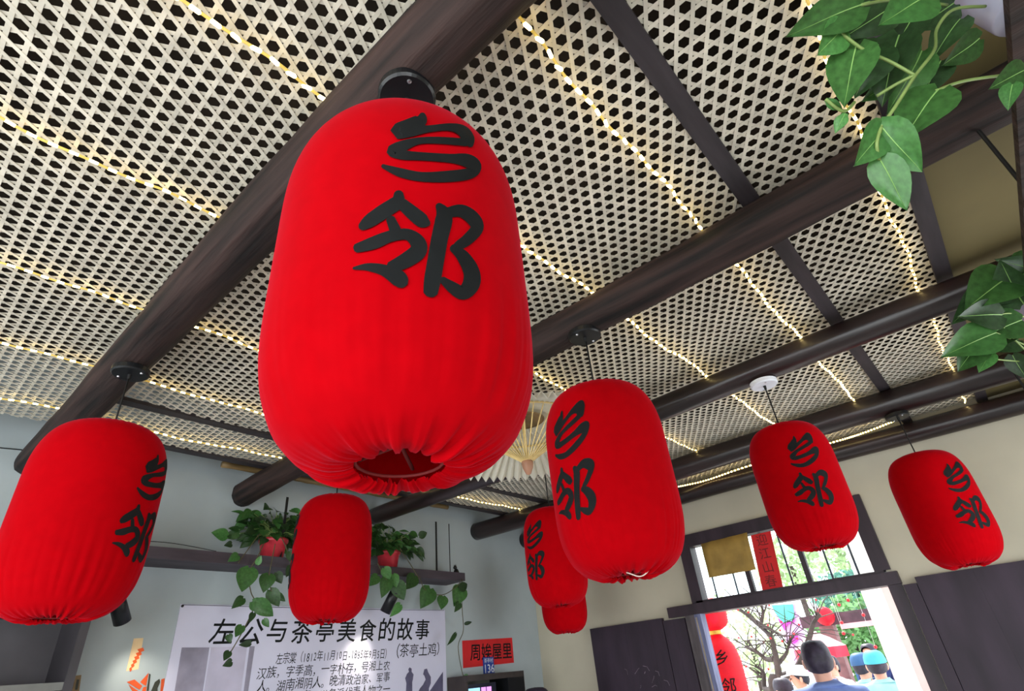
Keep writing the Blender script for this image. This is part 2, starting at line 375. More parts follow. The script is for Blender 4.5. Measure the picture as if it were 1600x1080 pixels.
def lantern(x, y, zt, R, az, lab, seed, tie=False, text=True, beam=None, white_cap=False):
    H = R*3.13; x, y, z0, R, H = x*S, y*S, ZC+(zt-H)*S, R*S, H*S
    zc = ZB + .004; t = thing('red_lantern', (x, y, z0), lab, 'lantern', 'red cloth lanterns hanging from the beams')
    rnd = random.Random(seed); n = 240; waves = [(rnd.randint(11, 30), rnd.random()*6.28, rnd.uniform(.5, 1)) for _ in range(6)] + [(rnd.randint(34, 70), rnd.random()*6.28, rnd.uniform(.3, .7)) for _ in range(6)]
    P = []
    for (ra, za), (rb, zb) in zip(PROF, PROF[1:]):
        k = 5 if zb < .4 else 3
        for j in range(k): P.append((ra+(rb-ra)*j/k, za+(zb-za)*j/k))
    P.append(PROF[-1])
    vs = []; fs = []
    # small smoothing pass keeps the shoulder round
    for _ in range(3): P = [P[0]] + [((a[0]+2*b[0]+c[0])/4, (a[1]+2*b[1]+c[1])/4) for a, b, c in zip(P, P[1:], P[2:])] + [P[-1]]
    for r, f in P:
        amp = max(0, .44-f)/.44; amp = .060*amp**1.7
        if f > .93: amp = .012*(f-.93)/.07
        for k in range(n):
            th = 2*pi*k/n; d = sum(w_*sin(m_*th+p_) for m_, p_, w_ in waves)/3.2
            d *= .3 + .9*(.5+.5*sin(2*th+seed*1.7))*(.6+.4*sin(5*th+seed)); d = -abs(d)**.8 if d < 0 else d*.35
            rr = R*(r + amp*d*(1 if r > .4 else .5)); vs.append((x+rr*cos(th), y+rr*sin(th), z0 + H*(f + amp*.35*d)))
    for i in range(len(P)-1):
        for k in range(n):
            a = i*n+k; b = i*n+(k+1) % n; fs.append((a, b, b+n, a+n))
    MB().add(vs, fs).build('shade', M['red'], t, True)
    # hem ring and the wire frame inside the bottom opening
    mb = MB(); ring = [(x+.30*R*cos(a*pi/12), y+.30*R*sin(a*pi/12), z0+.02*H) for a in range(25)]
    mb.tube(ring, .0025, 6, False)
    for a in (0.6, 2.17): mb.tube([(x+.30*R*cos(a), y+.30*R*sin(a), z0+.035*H), (x, y, z0+.06*H), (x-.30*R*cos(a), y-.30*R*sin(a), z0+.035*H)], .003, 6)
    mb.build('wire_frame', M['redink'], t, True, label='dark wire ring and cross in the open bottom')
    if tie:
        a = az + 1.0; b0 = Vector((x+.42*R*cos(a), y+.42*R*sin(a), z0)); e = Vector((-sin(a), cos(a), 0))*R*.22
        MB().tube(smooth_path([b0-e*1.1+Vector((0, 0, .004)), b0-e*.6-Vector((0, 0, .004)), b0-Vector((0, 0, .014)), b0+e*.5-Vector((0, 0, .008)), b0+e+Vector((0, 0, .012))], 5), .0018, 6).build('tie_string', M['string'], t, True)
    MB().tube([(x, y, z0+H*.985), (x, y, zc-.01)], .0032, 8).build('cord', M['cord'], t, True)
    cr = .056*S
    cp = MB().lathe([(.0, -.022), (cr*.92, -.022), (cr, -.017), (cr, 0), (0, .0)], (x, y, zc), 36).build('ceiling_cap', M['white'] if white_cap else M['black'], t, False, label='round white cord plate' if white_cap else None)
    mb = MB()
    for a in (az, az+pi): mb.lathe([(.0, -.0265), (.004, -.025), (.005, -.022), (.0, -.022)], (x+cr*.72*cos(a), y+cr*.72*sin(a), zc), 10)
    mb.build('screw', M['steel'], cp)
    MB().lathe([(.0, -.04), (.005, -.04), (.007, -.022), (.0, -.022)], (x, y, zc), 12).build('cord_grip', M['cord'], cp)
    if text:
        mb = MB()
        for rib in STROKES:
            vs = []; fs = []
            for row in rib:
                for a, f in row:
                    rr = R*prof_r(f)*1.004 + .0012; vs.append((x+rr*cos(az+a), y+rr*sin(az+a), z0+f*H))
            for i in range(len(rib)-1):
                for k in range(4):
                    q = i*5+k; fs.append((q, q+1, q+6, q+5))
            mb.add(vs, fs)
        mb.build('lettering', M['ink'], t, True, label='two brushed black characters')
    return t
lantern(*L1, A0, 'biggest red cloth lantern in the middle, its bottom opening and two black characters in view', 1)
lantern(-.808, 1.43, .778, .181, radians(-100), 'red lantern right of the biggest one, white tie string at its bottom', 2, tie=True)
lantern(-.514, 2.37, .792, .153, radians(-66), 'red lantern hanging in front of the window over the doorway', 3, white_cap=True)
lantern(-.167, 3.38, .784, .168, radians(-53), 'rightmost red lantern, hanging before the bare wall right of the window', 4)
lantern(-2.279, 1.43, .805, .169, radians(-125), 'small red lantern directly below the biggest one, between the two potted vines', 5)
lantern(-1.742, 2.37, .752, .150, radians(-100), 'red lantern half hidden behind the one with the white tie string', 6)
lantern(-2.46, 3.38, .72, .155, radians(-10), 'red lantern of which only the gathered bottom shows, below and behind another', 7, text=False)
lantern(-1.977, .42, .792, .176, radians(36), 'leftmost red lantern, cut by the left edge of the picture', 8)

# ------------------------------------------------------------------ text helper (flat print standing proud of its sheet by a fraction of a millimetre)
def text_mesh(body, o, ex, ey, size, shear=0, sx=1, lift=.001, align='CENTER', bold=0):
    """verts/faces of a line of text: o = anchor point, ex = reading direction, ey = up direction"""
    c = bpy.data.curves.new('t', 'FONT'); c.body = body; c.size = size; c.shear = shear; c.align_x = align; c.align_y = 'CENTER'; c.resolution_u = 2
    ob = bpy.data.objects.new('t', c); col.objects.link(ob); bpy.context.view_layer.update()
    me = bpy.data.meshes.new_from_object(ob.evaluated_get(bpy.context.evaluated_depsgraph_get()))
    ex = Vector(ex).normalized(); ey = Vector(ey).normalized(); n = ex.cross(ey)
    vs = [Vector(o) + ex*v.co.x*sx + ey*v.co.y + n*lift for v in me.vertices]; fs = [tuple(p.vertices) for p in me.polygons]
    if bold:                                   # heavier pen: the same outline again, a hair to either side
        v0, f0 = list(vs), list(fs)
        for k, (dx, dy) in enumerate(((1, 0), (-1, 0), (0, 1), (0, -1))):
            m_ = len(vs); vs += [v + (ex*dx + ey*dy)*bold*size + n*.0001*(k+1) for v in v0]; fs += [tuple(i+m_ for i in q) for q in f0]
    bpy.data.objects.remove(ob); bpy.data.curves.remove(c); bpy.data.meshes.remove(me)
    return vs, fs
YY, ZZ, XX = Vector((0, 1, 0)), Vector((0, 0, 1)), Vector((1, 0, 0))

# ------------------------------------------------------------------ poster wall
xw = -3.27
def PW(px, py, off=0.0): p = on_x(px, py, xw + off/S); return p
ptop = ZC + .474*S; py0, py1 = 1.204*S, 3.015*S; pbot = ptop - 1.25
t = thing('poster', (XW+.002, py0, pbot), 'large pale lilac wall poster with handwritten Chinese story text', 'poster')
MB().box((XW+.001, py0, pbot), (XW+.005, py1, ptop)).build('sheet', M['poster'], t)
PX = XW+.005
def line(name, body, pxa, pya, pxb, pyb, hpx, shear=.12, m='ink', bold=0):   # one handwritten line, fitted to its width by letter spacing
    a = on_x(pxa, pya, PX/S); b = on_x(pxb, pyb, PX/S); c = (a+b)/2; e = YY
    W_ = abs(b.y-a.y); units = sum(.55 if ord(q) < 128 else 1.0 for q in body); x = -W_/2; mb = MB()
    for q in body:
        u_ = (.55 if ord(q) < 128 else 1.0)*W_/units
        vs, fs = text_mesh(q, c + e*(x+u_/2) + ZZ*random.uniform(-.004, .004), e, ZZ, hpx*random.uniform(.94, 1.06), shear, min(1, u_/(hpx*(.6 if ord(q) < 128 else 1))*1.02), .0008, bold=bold); mb.add(vs, fs); x += u_
    return mb.build(name, M[m], t, kind='stuff')
line('title_lettering', '左公与茶亭美食的故事', 324, 985, 672, 990, .150, bold=.010)
line('subtitle_lettering', '（茶亭土鸡）', 608, 1018, 695, 1017, .095)
line('body_lettering', '左宗棠（1812年11月10日-1885年9月5日）', 431, 1028, 609, 1024, .066)
line('body_lettering', '汉族，字季高，一字朴存，号湘上农', 401, 1049, 609, 1045, .066)
line('body_lettering', '人。湖南湘阴人。晚清政治家、军事', 401, 1069, 609, 1064, .066)
line('body_lettering', '家，洋务派代表人物之一', 470, 1086, 609, 1082, .066)
def decal(name, pts, m, par, x=PX, th=.0012): return MB().poly([on_x(a, b, x/S) for a, b in pts], XX, th).build(name, M[m], par)
decal('printed_tower', [(284, 1012), (327, 1012), (316, 1085), (272, 1085)], 'pink', t)
decal('printed_tower', [(390, 1010), (398, 1010), (387, 1085), (380, 1085)], 'pink', t)
decal('printed_haze', [(330, 1012), (386, 1010), (376, 1085), (318, 1085)], 'pink2', t)
for x0, y0, sc_ in ((640, 1044, 1), (664, 1045, 1)):
    if x0 == 640: P = [(638, 1046), (640, 1043), (643, 1045), (643, 1050), (646, 1054), (645, 1062), (644, 1066), (644, 1085), (634, 1085), (635, 1068), (633, 1060), (636, 1053), (639, 1050)]
    else: P = [(661, 1054), (663, 1046), (667, 1045), (669, 1051), (673, 1058), (673, 1068), (670, 1076), (670, 1085), (652, 1085), (656, 1076), (661, 1070), (665, 1062), (663, 1056)]
    decal('printed_figure', P, 'pfig', t)
decal('printed_hill', [(692, 1050), (692, 1085), (668, 1085)], 'pfig', t)
MB().lathe([(0, .006), (.006, .005), (.008, 0), (0, 0)], Vector((PX, py0+.01, ptop-.01)), 10, XX).build('pin', M['black'], t)
MB().tube([Vector((PX+.002, py0+.01, ptop-.004)), Vector((PX+.002, (py0+py1)/2, ptop-.010)), Vector((PX+.002, py1-.01, ptop-.004))], .0015, 5).build('hanging_wire', M['cord'], t)
# stickers left of the poster
t = thing('wall_sticker', PW(215, 1040), 'orange and black winged sticker on the wall left of the poster', 'sticker')
for P in ([(198, 1066), (210, 1062), (222, 1072), (218, 1078)], [(201, 1070), (216, 1080), (222, 1090), (212, 1090)], [(219, 1066), (232, 1052), (228, 1072), (224, 1070)], [(224, 1074), (229, 1073), (226, 1090), (218, 1090)], [(252, 1062), (257, 1060), (255, 1085), (250, 1085)]):
    MB().poly([PW(*q) for q in P], XX, .002).build('wing', M['orange'], t)
MB().poly([PW(*q) for q in [(233, 1053), (235, 1054), (232, 1080), (229, 1080)]], XX, .0025).build('wing_edge', M['dkgreen'], t)
MB().poly([PW(*q) for q in [(236, 1080), (242, 1066), (249, 1061), (250, 1066), (246, 1076), (246, 1088), (238, 1088)]], XX, .002).build('body', M['dkgreen'], t)
t = thing('wall_sticker', PW(212, 985), 'small peach sticker with an orange feather on the wall left of the poster', 'sticker')
MB().poly([PW(*q) for q in [(209, 998), (224, 997), (216, 1046), (197, 1049)]], XX, .001).build('backing', M['peach'], t)
for i in range(6):
    a, b = 220-3.2*i, 1016+6.0*i; w_ = 5.5-.7*i
    MB().poly([on_x(q[0], q[1], (XW+.001)/S) for q in [(a-w_, b-1), (a+w_*.6, b-4), (a+w_, b+1), (a-w_*.4, b+4)]], XX, .0015).build('feather_barb', M['orange'], t)
t = thing('wall_print', PW(120, 1075), 'small brown printed card on the wall beside the dark cabinet', 'card')
MB().poly([PW(*q) for q in [(118, 1056), (127, 1055), (122, 1090), (110, 1090)]], XX, .003).build('card', M['bamboopole'], t)
MB().poly([on_x(q[0], q[1], (XW+.003)/S) for q in [(120, 1062), (124, 1062), (121, 1078), (117, 1078)]], XX, .001).build('print', M['dkgreen'], t)

# red name plaque, blue house number
a, b = PW(722, 1001), PW(803, 1041)
t = thing('name_plaque', (XW, a.y, ZC+.09*S), 'red paper plaque with four black characters above the small cabinet', 'plaque')
zt_, zb_ = ZC+.272*S, ZC+.098*S; y0_, y1_ = a.y, b.y
MB().hexa([(XW, y0_, zb_), (XW+.004, y0_, zb_), (XW+.004, y1_, zb_+.012), (XW, y1_, zb_+.012), (XW, y0_, zt_), (XW+.004, y0_, zt_), (XW+.004, y1_, zt_+.012), (XW, y1_, zt_+.012)]).build('paper', M['redpaper'], t)
vs, fs = text_mesh('周娭屋里', (XW+.004, (y0_+y1_)/2+.03, (zt_+zb_)/2), YY, ZZ, .128, .05, 1, .001, bold=.012)
MB().add(vs, fs).build('lettering', M['ink'], t)
a = PW(755, 1039); b = PW(772, 1055)
t = thing('number_plate', (XW, a.y, b.z), 'small blue house number plate 136 below the red plaque', 'number plate')
zc_ = ZC + .098*S; yc_ = PW(763, 1047).y
MB().box((XW+.004, yc_-.063, zc_-.065), (XW+.008, yc_+.063, zc_+.065)).build('plate', M['blue'], t)
vs, fs = text_mesh('136', (XW+.008, yc_, zc_-.02), YY, ZZ, .085, 0, 1, .001, bold=.01); MB().add(vs, fs).build('number', M['white'], t)
vs, fs = text_mesh('茶亭村', (XW+.008, yc_, zc_+.038), YY, ZZ, .036, 0, 1, .001); MB().add(vs, fs).build('place_name', M['white'], t)
# small cabinet under the plaque
t = thing('display_cabinet', (XW+.15, PW(700, 1056).y, 0), 'dark cabinet with a lit screen below the red plaque', 'cabinet')
xo = XW+.22; cy0, cy1 = on_x(700, 1056, xo/S).y, on_x(818, 1047, xo/S).y; ct = on_x(760, 1053, xo/S).z; cy0 = max(cy0, py1+.01)
MB().box((XW+.002, cy0, ct-.04), (xo, cy1, ct)).build('top_board', M['board'], t)
MB().box((XW+.002, cy1-.20, 0), (xo, cy1, ct-.04)).build('side_block', M['black'], t)
MB().box((XW+.002, cy0, 0), (xo-.02, cy0+.02, ct-.04)).build('side_board', M['board'], t)
MB().box((XW+.002, cy0+.02, .05), (XW+.02, cy1-.2, ct-.04)).build('back_panel', M['greyp'], t)
sg = MB().box((xo-.06, cy0+.03, .9), (xo-.035, cy0+.34, ct-.06)).build('screen', mat('screen_casing', (24, 26, 44), .4), t)
MB().box((xo-.0345, cy0+.04, .95), (xo-.0335, cy0+.16, ct-.085)).build('screen_panel', mat('screen_cyan', (150, 200, 235), .4, emit=.8, emitc=(150, 205, 240)), sg)
MB().box((xo-.0345, cy0+.175, .95), (xo-.0335, cy0+.225, ct-.085)).build('screen_panel', mat('screen_lilac', (214, 150, 230), .4, emit=.8, emitc=(222, 150, 236)), sg)
MB().box((xo-.0345, cy0+.235, .95), (xo-.0335, cy0+.285, ct-.085)).build('screen_panel', MATS['screen_lilac'], sg)

# dark shelf unit on the left
t = thing('shelf_unit', (-2.97*S, .3*S, 0), 'dark open shelf unit at the lower left below the leftmost lantern', 'shelf unit')
cx0, cx1, cyA, cyB, cz = XW+.002, -2.97*S, -.35*S, .76*S, ZC + .43*S
MB().box((cx0, cyB-.035, 0), (cx1, cyB, cz)).build('side_panel', M['cab'], t)
MB().box((cx0, cyA, 0), (cx1, cyA+.035, cz)).build('side_panel', M['cab'], t)
MB().box((cx0, cyA+.035, cz-.035), (cx1, cyB-.035, cz)).build('top_panel', M['cab'], t)
MB().box((cx0, cyA+.035, 0), (cx0+.015, cyB-.035, cz-.035)).build('back_panel', M['cabin'], t)
for z in (ZC+.145*S, ZC-.25*S, ZC-.65*S): MB().box((cx0+.015, cyA+.035, z-.03), (cx1-.005, cyB-.035, z)).build('shelf', M['steelshelf'], t)
MB().box((cx0+.02, cyA+.05, ZC-.25*S), (cx1-.05, cyB-.05, ZC+.145*S-.03)).build('storage_box', M['glass'], t)

# ------------------------------------------------------------------ wall shelf with straps, spots and potted vines
sz = ZC + .64*S; sx1 = XW + .205*S; sy0, sy1 = .55*S, 3.036*S
t = thing('wall_shelf', (XW, sy0, sz), 'long dark wall shelf above the poster carrying the potted vines', 'shelf')
MB().box((XW+.001, sy0, sz), (sx1, sy1, sz+.028)).build('board', M['shelf'], t)
MB().box((sx1-.012, sy0, sz+.028), (sx1, sy1, sz+.06)).build('front_lip', M['shelf'], t)
for y in (1.62, 2.80, 2.93):
    wv = .016 if y != 2.93 else .006
    MB().box((sx1-.05, y*S-wv/2, sz+.028), (sx1-.046, y*S+wv/2, ZB+.05)).build('strap', M['cord'], t)
p = on_x(188, 866, -3.07); MB().tube(smooth_path([(sx1-.005, .72*S, sz+.065), (sx1-.005, 1.0*S, sz+.085), (sx1-.005, 1.25*S, sz+.062)], 6), .002, 5).build('cable', M['cord'], t)
t = thing('cat_figurine', (sx1-.05, 2.985*S, sz+.028), 'tiny black cat figurine at the right end of the wall shelf', 'figurine')
b_ = Vector((sx1-.03, 2.975*S, sz+.06))
MB().lathe([(0, -.032), (.026, -.03), (.03, -.01), (.018, .02), (.012, .03), (0, .034)], b_, 14).build('body', M['black'], t, True)
MB().lathe([(0, .0), (.014, .008), (.016, .018), (.010, .028), (0, .032)], b_+Vector((0, -.012, .025)), 12).build('head', M['black'], t, True)
for e in (-.008, .008): MB().lathe([(.006, 0), (0, .018)], b_+Vector((e, -.012, .05)), 6).build('ear', M['black'], t)
MB().tube(smooth_path([b_+Vector((0, .02, -.02)), b_+Vector((0, .055, -.025)), b_+Vector((0, .075, -.028))], 4), .006, 6).build('tail', M['black'], t, True)
def spot(px, py, lab, aim, energy, dx):
    c = on_x(px, py, (XW+dx)/S); t = thing('spot_lamp', c, lab, 'spot lamp', 'black spot lamps under the wall shelf')
    d = (Vector(aim)-c).normalized(); top = Vector((c.x, c.y, sz-.001))
    MB().tube([top, c-d*.02], .008, 8).build('stem', M['black'], t)
    MB().lathe([(0, 0), (.03, 0), (.03, -.012), (0, -.012)], top, 18).build('mount', M['black'], t)
    MB().lathe([(0, -.075), (.028, -.075), (.036, -.06), (.038, .075), (.032, .075), (.030, .055), (0, .05)], c, 24, d).build('housing', M['black'], t, True)
    MB().lathe([(0, 0), (.027, 0)], c+d*.056, 20, d).build('lens', mat('lamp_lens', (255, 244, 214), .3, emit=6), t)
    if energy:
        ld = bpy.data.lights.new('spot_lamp_light', 'SPOT'); ld.energy = energy; ld.color = (1, .93, .78); ld.spot_size = radians(62); ld.spot_blend = .9; ld.shadow_soft_size = .03
        lo = bpy.data.objects.new('spot_lamp_light', ld); col.objects.link(lo); lo.parent = t; lo.location = d*.085; lo.rotation_euler = d.to_track_quat('-Z', 'Y').to_euler()
spot(610, 940, 'black spot lamp aimed at the poster, half covered by vine leaves', PW(550, 1062), 9, .22)
spot(186, 950, 'black spot lamp below the leftmost lantern, left of the poster', PW(225, 1110), 5, .22)

# leaf meshes shared by all vines
def leaf_mesh(kind, curl, fold):
    rows = 8; me = bpy.data.meshes.new('leaf_blade'); vs = []; fs = []
    for i in range(rows+1):
        t = i/rows
        wd = .40*(sin(pi*min(1, t**.62)))**.85 if kind == 0 else .30*sin(pi*t**.8)
        if i == 0: wd = .10
        if i == rows: wd = .0
        back = .10*(1-t)**3
        for k in (-1, -.55, 0, .55, 1):
            x = wd*k; y = t - (back*abs(k)**1.5 if kind == 0 else 0)
            z = fold*abs(k)*wd - curl*t*t + .02*sin(6*t+3*k)
            vs.append((x, y, z))
    for i in range(rows):
        for k in range(4):
            a = i*5+k; fs.append((a, a+1, a+6, a+5))
    me.from_pydata(vs, [], fs); me.polygons.foreach_set('use_smooth', [True]*len(fs)); return me
LEAF = {}
for mk in ('leaf', 'leafb', 'leafd'):
    LEAF[mk] = []
    for kind, curl, fold in ((0, .22, .30), (0, .10, .18), (0, .34, .10), (1, .15, .25)):
        me = leaf_mesh(kind, curl, fold); me.materials.append(M[mk]); LEAF[mk].append(me)
def leaf(par, base, tip, nrm, mk='leaf', var=0, wid=1.0, vein=False):
    base = Vector(base); d = Vector(tip)-base; L = d.length; d.normalize(); nrm = Vector(nrm); nrm = (nrm - d*nrm.dot(d)).normalized(); x = d.cross(nrm)
    o = bpy.data.objects.new('leaf', LEAF[mk][var]); col.objects.link(o); o.parent = par
    b = base - org(par)
    o.matrix_local = Matrix(((x.x*L*wid, d.x*L, nrm.x*L, b.x), (x.y*L*wid, d.y*L, nrm.y*L, b.y), (x.z*L*wid, d.z*L, nrm.z*L, b.z), (0, 0, 0, 1)))
    if vein:
        me = VEIN[var]; q = bpy.data.objects.new('midrib', me); col.objects.link(q); q.parent = o
    return o
VEIN = []
for kind, curl, fold in ((0, .22, .30), (0, .10, .18), (0, .34, .10), (1, .15, .25)):
    me = bpy.data.meshes.new('leaf_midrib'); vs = []; fs = []
    for i in range(9):
        t_ = i/8; z = -curl*t_*t_ + .02*sin(6*t_) + .006; h_ = .013*(1-.8*t_)
        vs += [(-h_, t_, z), (0, t_, z+.006), (h_, t_, z)]
    for i in range(8):
        for k in (0, 1): a = i*3+k; fs.append((a, a+1, a+4, a+3))
    me.from_pydata(vs, [], fs); me.materials.append(M['vein']); VEIN.append(me)
def vine(par, pts, r=.003, m='stemd', name='vine'): return MB().tube(smooth_path(pts, 6), r, 6).build(name, M[m], par, True)
def pot(par, c, r, h, m='pot'):
    MB().lathe([(0, 0), (r*.68, 0), (r*.72, .005), (r*.94, h*.86), (r*1.03, h*.87), (r*1.05, h), (r*.95, h), (r*.9, h*.9)], c, 28).build('pot', M[m], par, True)
    MB().lathe([(r*.92, h*.88), (0, h*.9)], c, 20).build('soil', M['soil'], par)
rl = random.Random(21)
def wall_plant(pxpot, lab, vines, nleaf, spread):
    c = on_x(*pxpot, (XW+.115)/S); c.z = sz+.029; t = thing('potted_vine', c, lab, 'potted plant', 'potted vines on the wall shelf')
    r, h = .085, .155; pot(t, c, r, h); top = c + Vector((0, 0, h))
    for i in range(nleaf):
        a = rl.uniform(0, 2*pi); e = rl.uniform(.1, 1.2); rr = spread*rl.uniform(.35, 1.0)
        p = top + Vector((cos(a)*cos(e)*rr*.62, sin(a)*cos(e)*rr, sin(e)*rr*.75 - .02))
        p.x = min(max(p.x, XW+.07), XW+.34)
        if i % 2 == 0: vine(t, [top+Vector((rl.uniform(-.04, .04), rl.uniform(-.04, .04), -.01)), top + (p-top)*.5 + Vector((0, 0, .03)), p], .0022, 'stem', 'petiole')
        d = Vector((cos(a)*.7+.2, sin(a)*.9, rl.uniform(-.8, .25))).normalized(); L = rl.uniform(.055, .095)
        tip = p + d*L
        if tip.x < XW+.05: tip.x = XW+.05
        leaf(t, p, tip, Vector((.8, rl.uniform(-.5, .3), rl.uniform(.0, .9))), rl.choice(['leaf', 'leafd', 'leaf', 'leafb']), rl.choice([0, 0, 1, 2, 3]), rl.uniform(.8, 1.05))
    for pts, lv in vines:
        P = [on_x(a, b, (XW+o)/S) for a, b, o in pts]; vine(t, P, .003)
        for (a, b, o, tx, ty, mk, wd) in lv: leaf(t, on_x(a, b, (XW+o)/S), on_x(tx, ty, (XW+o+.02)/S), Vector((1, -.5, -.15)), mk, rl.choice([0, 1]), wd)
    return t
wall_plant((424, 873), 'trailing vine in a red pot on the shelf, left of the small lantern', [
    ([(405, 835, .2), (388, 858, .24), (372, 880, .25)], [(372, 868, .25, 358, 876, 'leafb', 1), (362, 850, .24, 352, 852, 'leafd', 1)]),
    ([(412, 850, .22), (400, 875, .26), (388, 895, .26), (392, 925, .26), (398, 945, .25), (380, 985, .25), (360, 1020, .25)],
     [(390, 888, .27, 378, 924, 'leaf', 1.1), (402, 882, .27, 408, 868, 'leafb', .9), (380, 935, .26, 364, 949, 'leaf', .9), (394, 940, .26, 412, 954, 'leaf', 1.1), (400, 940, .27, 428, 964, 'leaf', .8), (396, 958, .26, 390, 972, 'leafd', .8), (412, 968, .26, 420, 980, 'leaf', .9), (378, 978, .26, 368, 995, 'leaf', 1), (357, 992, .26, 360, 1004, 'leafd', 1.1), (392, 1005, .26, 374, 1008, 'leafd', .6), (358, 1018, .26, 350, 1032, 'leafd', 1), (362, 1034, .26, 350, 1040, 'leafd', 1)]),
    ([(430, 850, .25), (424, 880, .27), (420, 905, .27), (426, 930, .26)], [(420, 898, .27, 412, 924, 'leaf', 1.15), (432, 895, .27, 440, 912, 'leafd', 1), (422, 922, .26, 436, 948, 'leaf', .9), (432, 928, .26, 446, 940, 'leaf', .7)]),
    ([(440, 840, .24), (452, 870, .26), (455, 900, .26)], [(452, 862, .26, 458, 880, 'leafd', .9), (456, 885, .26, 448, 900, 'leafd', .9)]),
], 125, .31)
wall_plant((606, 886), 'trailing vine in a red pot on the shelf, right of the small lantern', [
    ([(620, 850, .22), (640, 880, .26), (655, 905, .27)], [(655, 838, .2, 668, 832, 'leafd', 1), (652, 862, .2, 662, 878, 'leafd', .5), (648, 900, .27, 636, 920, 'leaf', 1)]),
    ([(590, 880, .25), (600, 900, .27), (610, 915, .27)], [(606, 903, .27, 598, 932, 'leaf', .9), (614, 898, .28, 620, 918, 'leafb', 1), (590, 900, .27, 578, 915, 'leaf', .9), (618, 910, .28, 632, 938, 'leaf', 1), (600, 888, .28, 610, 905, 'leafb', 1.1), (625, 945, .27, 612, 962, 'leafb', .7)]),
    ([(655, 900, .27), (665, 922, .27), (690, 930, .26), (712, 918, .26), (722, 905, .25)], [(672, 920, .27, 660, 948, 'leaf', 1.1), (692, 932, .26, 690, 952, 'leaf', 1.15), (720, 918, .25, 712, 945, 'leaf', 1.1), (718, 920, .26, 732, 912, 'leafd', 1), (718, 942, .26, 712, 955, 'leafd', .8)]),
    ([(722, 905, .25), (722, 950, .22), (724, 985, .18), (716, 1010, .15), (722, 1050, .12), (728, 1065, .10)], [(726, 975, .18, 738, 972, 'leafd', .5), (712, 990, .18, 700, 1008, 'leafd', .35), (726, 1055, .1, 732, 1064, 'leafb', 1.1)]),
], 120, .30)

# bamboo pole lying on the beams by the wall, thin wire on the wall
xa = -3.13*S
mb = MB(); n = 9; pts = []; rad = []
for i in range(40):
    f = i/39; pts.append(Vector((xa, (1.22+f*1.72)*S, ZB+.158*S+.022))); rad.append(.020+(.003 if i % 6 == 0 else 0))
mb.tube(pts, rad, 14).build('bamboo_pole', M['bamboopole'], None, True, 'brown bamboo pole lying on the beams beside the poster wall', 'pole', loc=pts[0])
MB().tube([PW(-10, 699, .003), PW(55, 705, .003)], .003, 6).build('wall_wire', M['cord'], None, False, 'thin dark wire running across the wall at the far left', 'wire', loc=PW(-10, 699, .003))

# ------------------------------------------------------------------ paper parasol
pc = U(-1.37, 1.75, .85); pr = .47*S; ph_ = .15*S
t = thing('paper_parasol', pc, 'open white pleated paper parasol hanging upright behind the biggest lantern', 'parasol')
n = 72; mb = MB(); vs = []; fs = []
for i in range(6):
    f = i/5
    for k in range(2*n):
        a = pi*k/n; zig = (.016 if k % 2 else -.016)*f; rr = pr*max(f, .03)
        vs.append(pc + Vector((rr*cos(a), rr*sin(a), ph_*(1-f) + zig + .02*sin(pi*f))))
for i in range(5):
    for k in range(2*n): a = i*2*n+k; b = i*2*n+(k+1) % (2*n); fs.append((a, b, b+2*n, a+2*n))
mb.add(vs, fs).build('canopy', M['paper'], t)
kz = U(-1.395, 1.72, .745); kz = Vector((pc.x, pc.y, kz.z))
MB().tube([pc+Vector((0, 0, ph_+.02)), kz+Vector((0, 0, .03))], .008, 10).build('shaft', M['bamboo'], t, True)
MB().lathe([(0, -.035), (.012, -.028), (.024, 0), (.028, .02), (.026, .032), (0, .034)], kz, 18).build('handle_knob', M['knob'], t, True)
for k in range(36):
    a = 2*pi*k/36; e = Vector((cos(a), sin(a), 0)); q = pc + e*pr*.52 + Vector((0, 0, ph_*.48+.012))
    MB().bar(kz+e*.022+Vector((0, 0, .03)), q, .004, .005).build('stretcher', M['bamboo'], t)
mb = MB(); rg = [pc + Vector((cos(2*pi*k/48)*pr*.52, sin(2*pi*k/48)*pr*.52, ph_*.48+.010)) for k in range(49)]
mb.tube(rg, .005, 6, False).build('ring', M['bamboo'], t, True)
MB().lathe([(.10, 0), (.105, .004), (.02, .03), (.02, .026)], pc+Vector((0, 0, ph_*.7)), 30).build('hub_lacing', M['bamboopole'], t)
MB().tube([pc+Vector((0, 0, ph_+.02)), Vector((pc.x, pc.y, ZM-.03))], .003, 6).build('hanging_cord', M['cord'], t)

# ------------------------------------------------------------------ hanging rail shelf with vines on the right
hx, hz = .33*S, ZC + .80*S
t = thing('hanging_rail_shelf', (hx, .4*S, hz), 'dark slatted rail shelf hung from the beams at the right edge', 'shelf')
for k, x in enumerate((hx, hx+.085, hx+.17)): MB().box((x-.011, .35*S, hz-.02), (x+.011, 3.3*S, hz)).build('rail', M['beam'], t)
for y in (1.43, 2.37, 3.3):
    zt2 = ZB + .012
    for x in (hx+.012, hx+.17): MB().tube([(x, y*S, hz-.02), (x, y*S, zt2)], .005, 8).build('hanger_rod', M['cord'], t)
    MB().box((hx-.011, y*S-.012, hz-.032), (hx+.181, y*S+.012, hz-.02)).build('cross_piece', M['beam'], t)
def px_plant(lab, potc, pr_, ph2, leaves, stems, potm):
    t = thing('potted_vine', potc, lab, 'potted plant', 'potted vines on the hanging rail shelf'); pot(t, potc, pr_, ph2, potm)
    for st in stems: vine(t, [at(a, b, d) for a, b, d in st], .0026, 'stem', 'stem')
    for (bx, by, bd, tx, ty, td, mk, var, wd, tilt) in leaves:
        b = at(bx, by, bd); q = at(tx, ty, td); nrm = -(ray((bx+tx)/2, (by+ty)/2)).normalized(); sd = (q-b).normalized().cross(nrm)
        leaf(t, b, q, nrm + sd*tilt, mk, var, wd, True)
    return t
d0 = .88
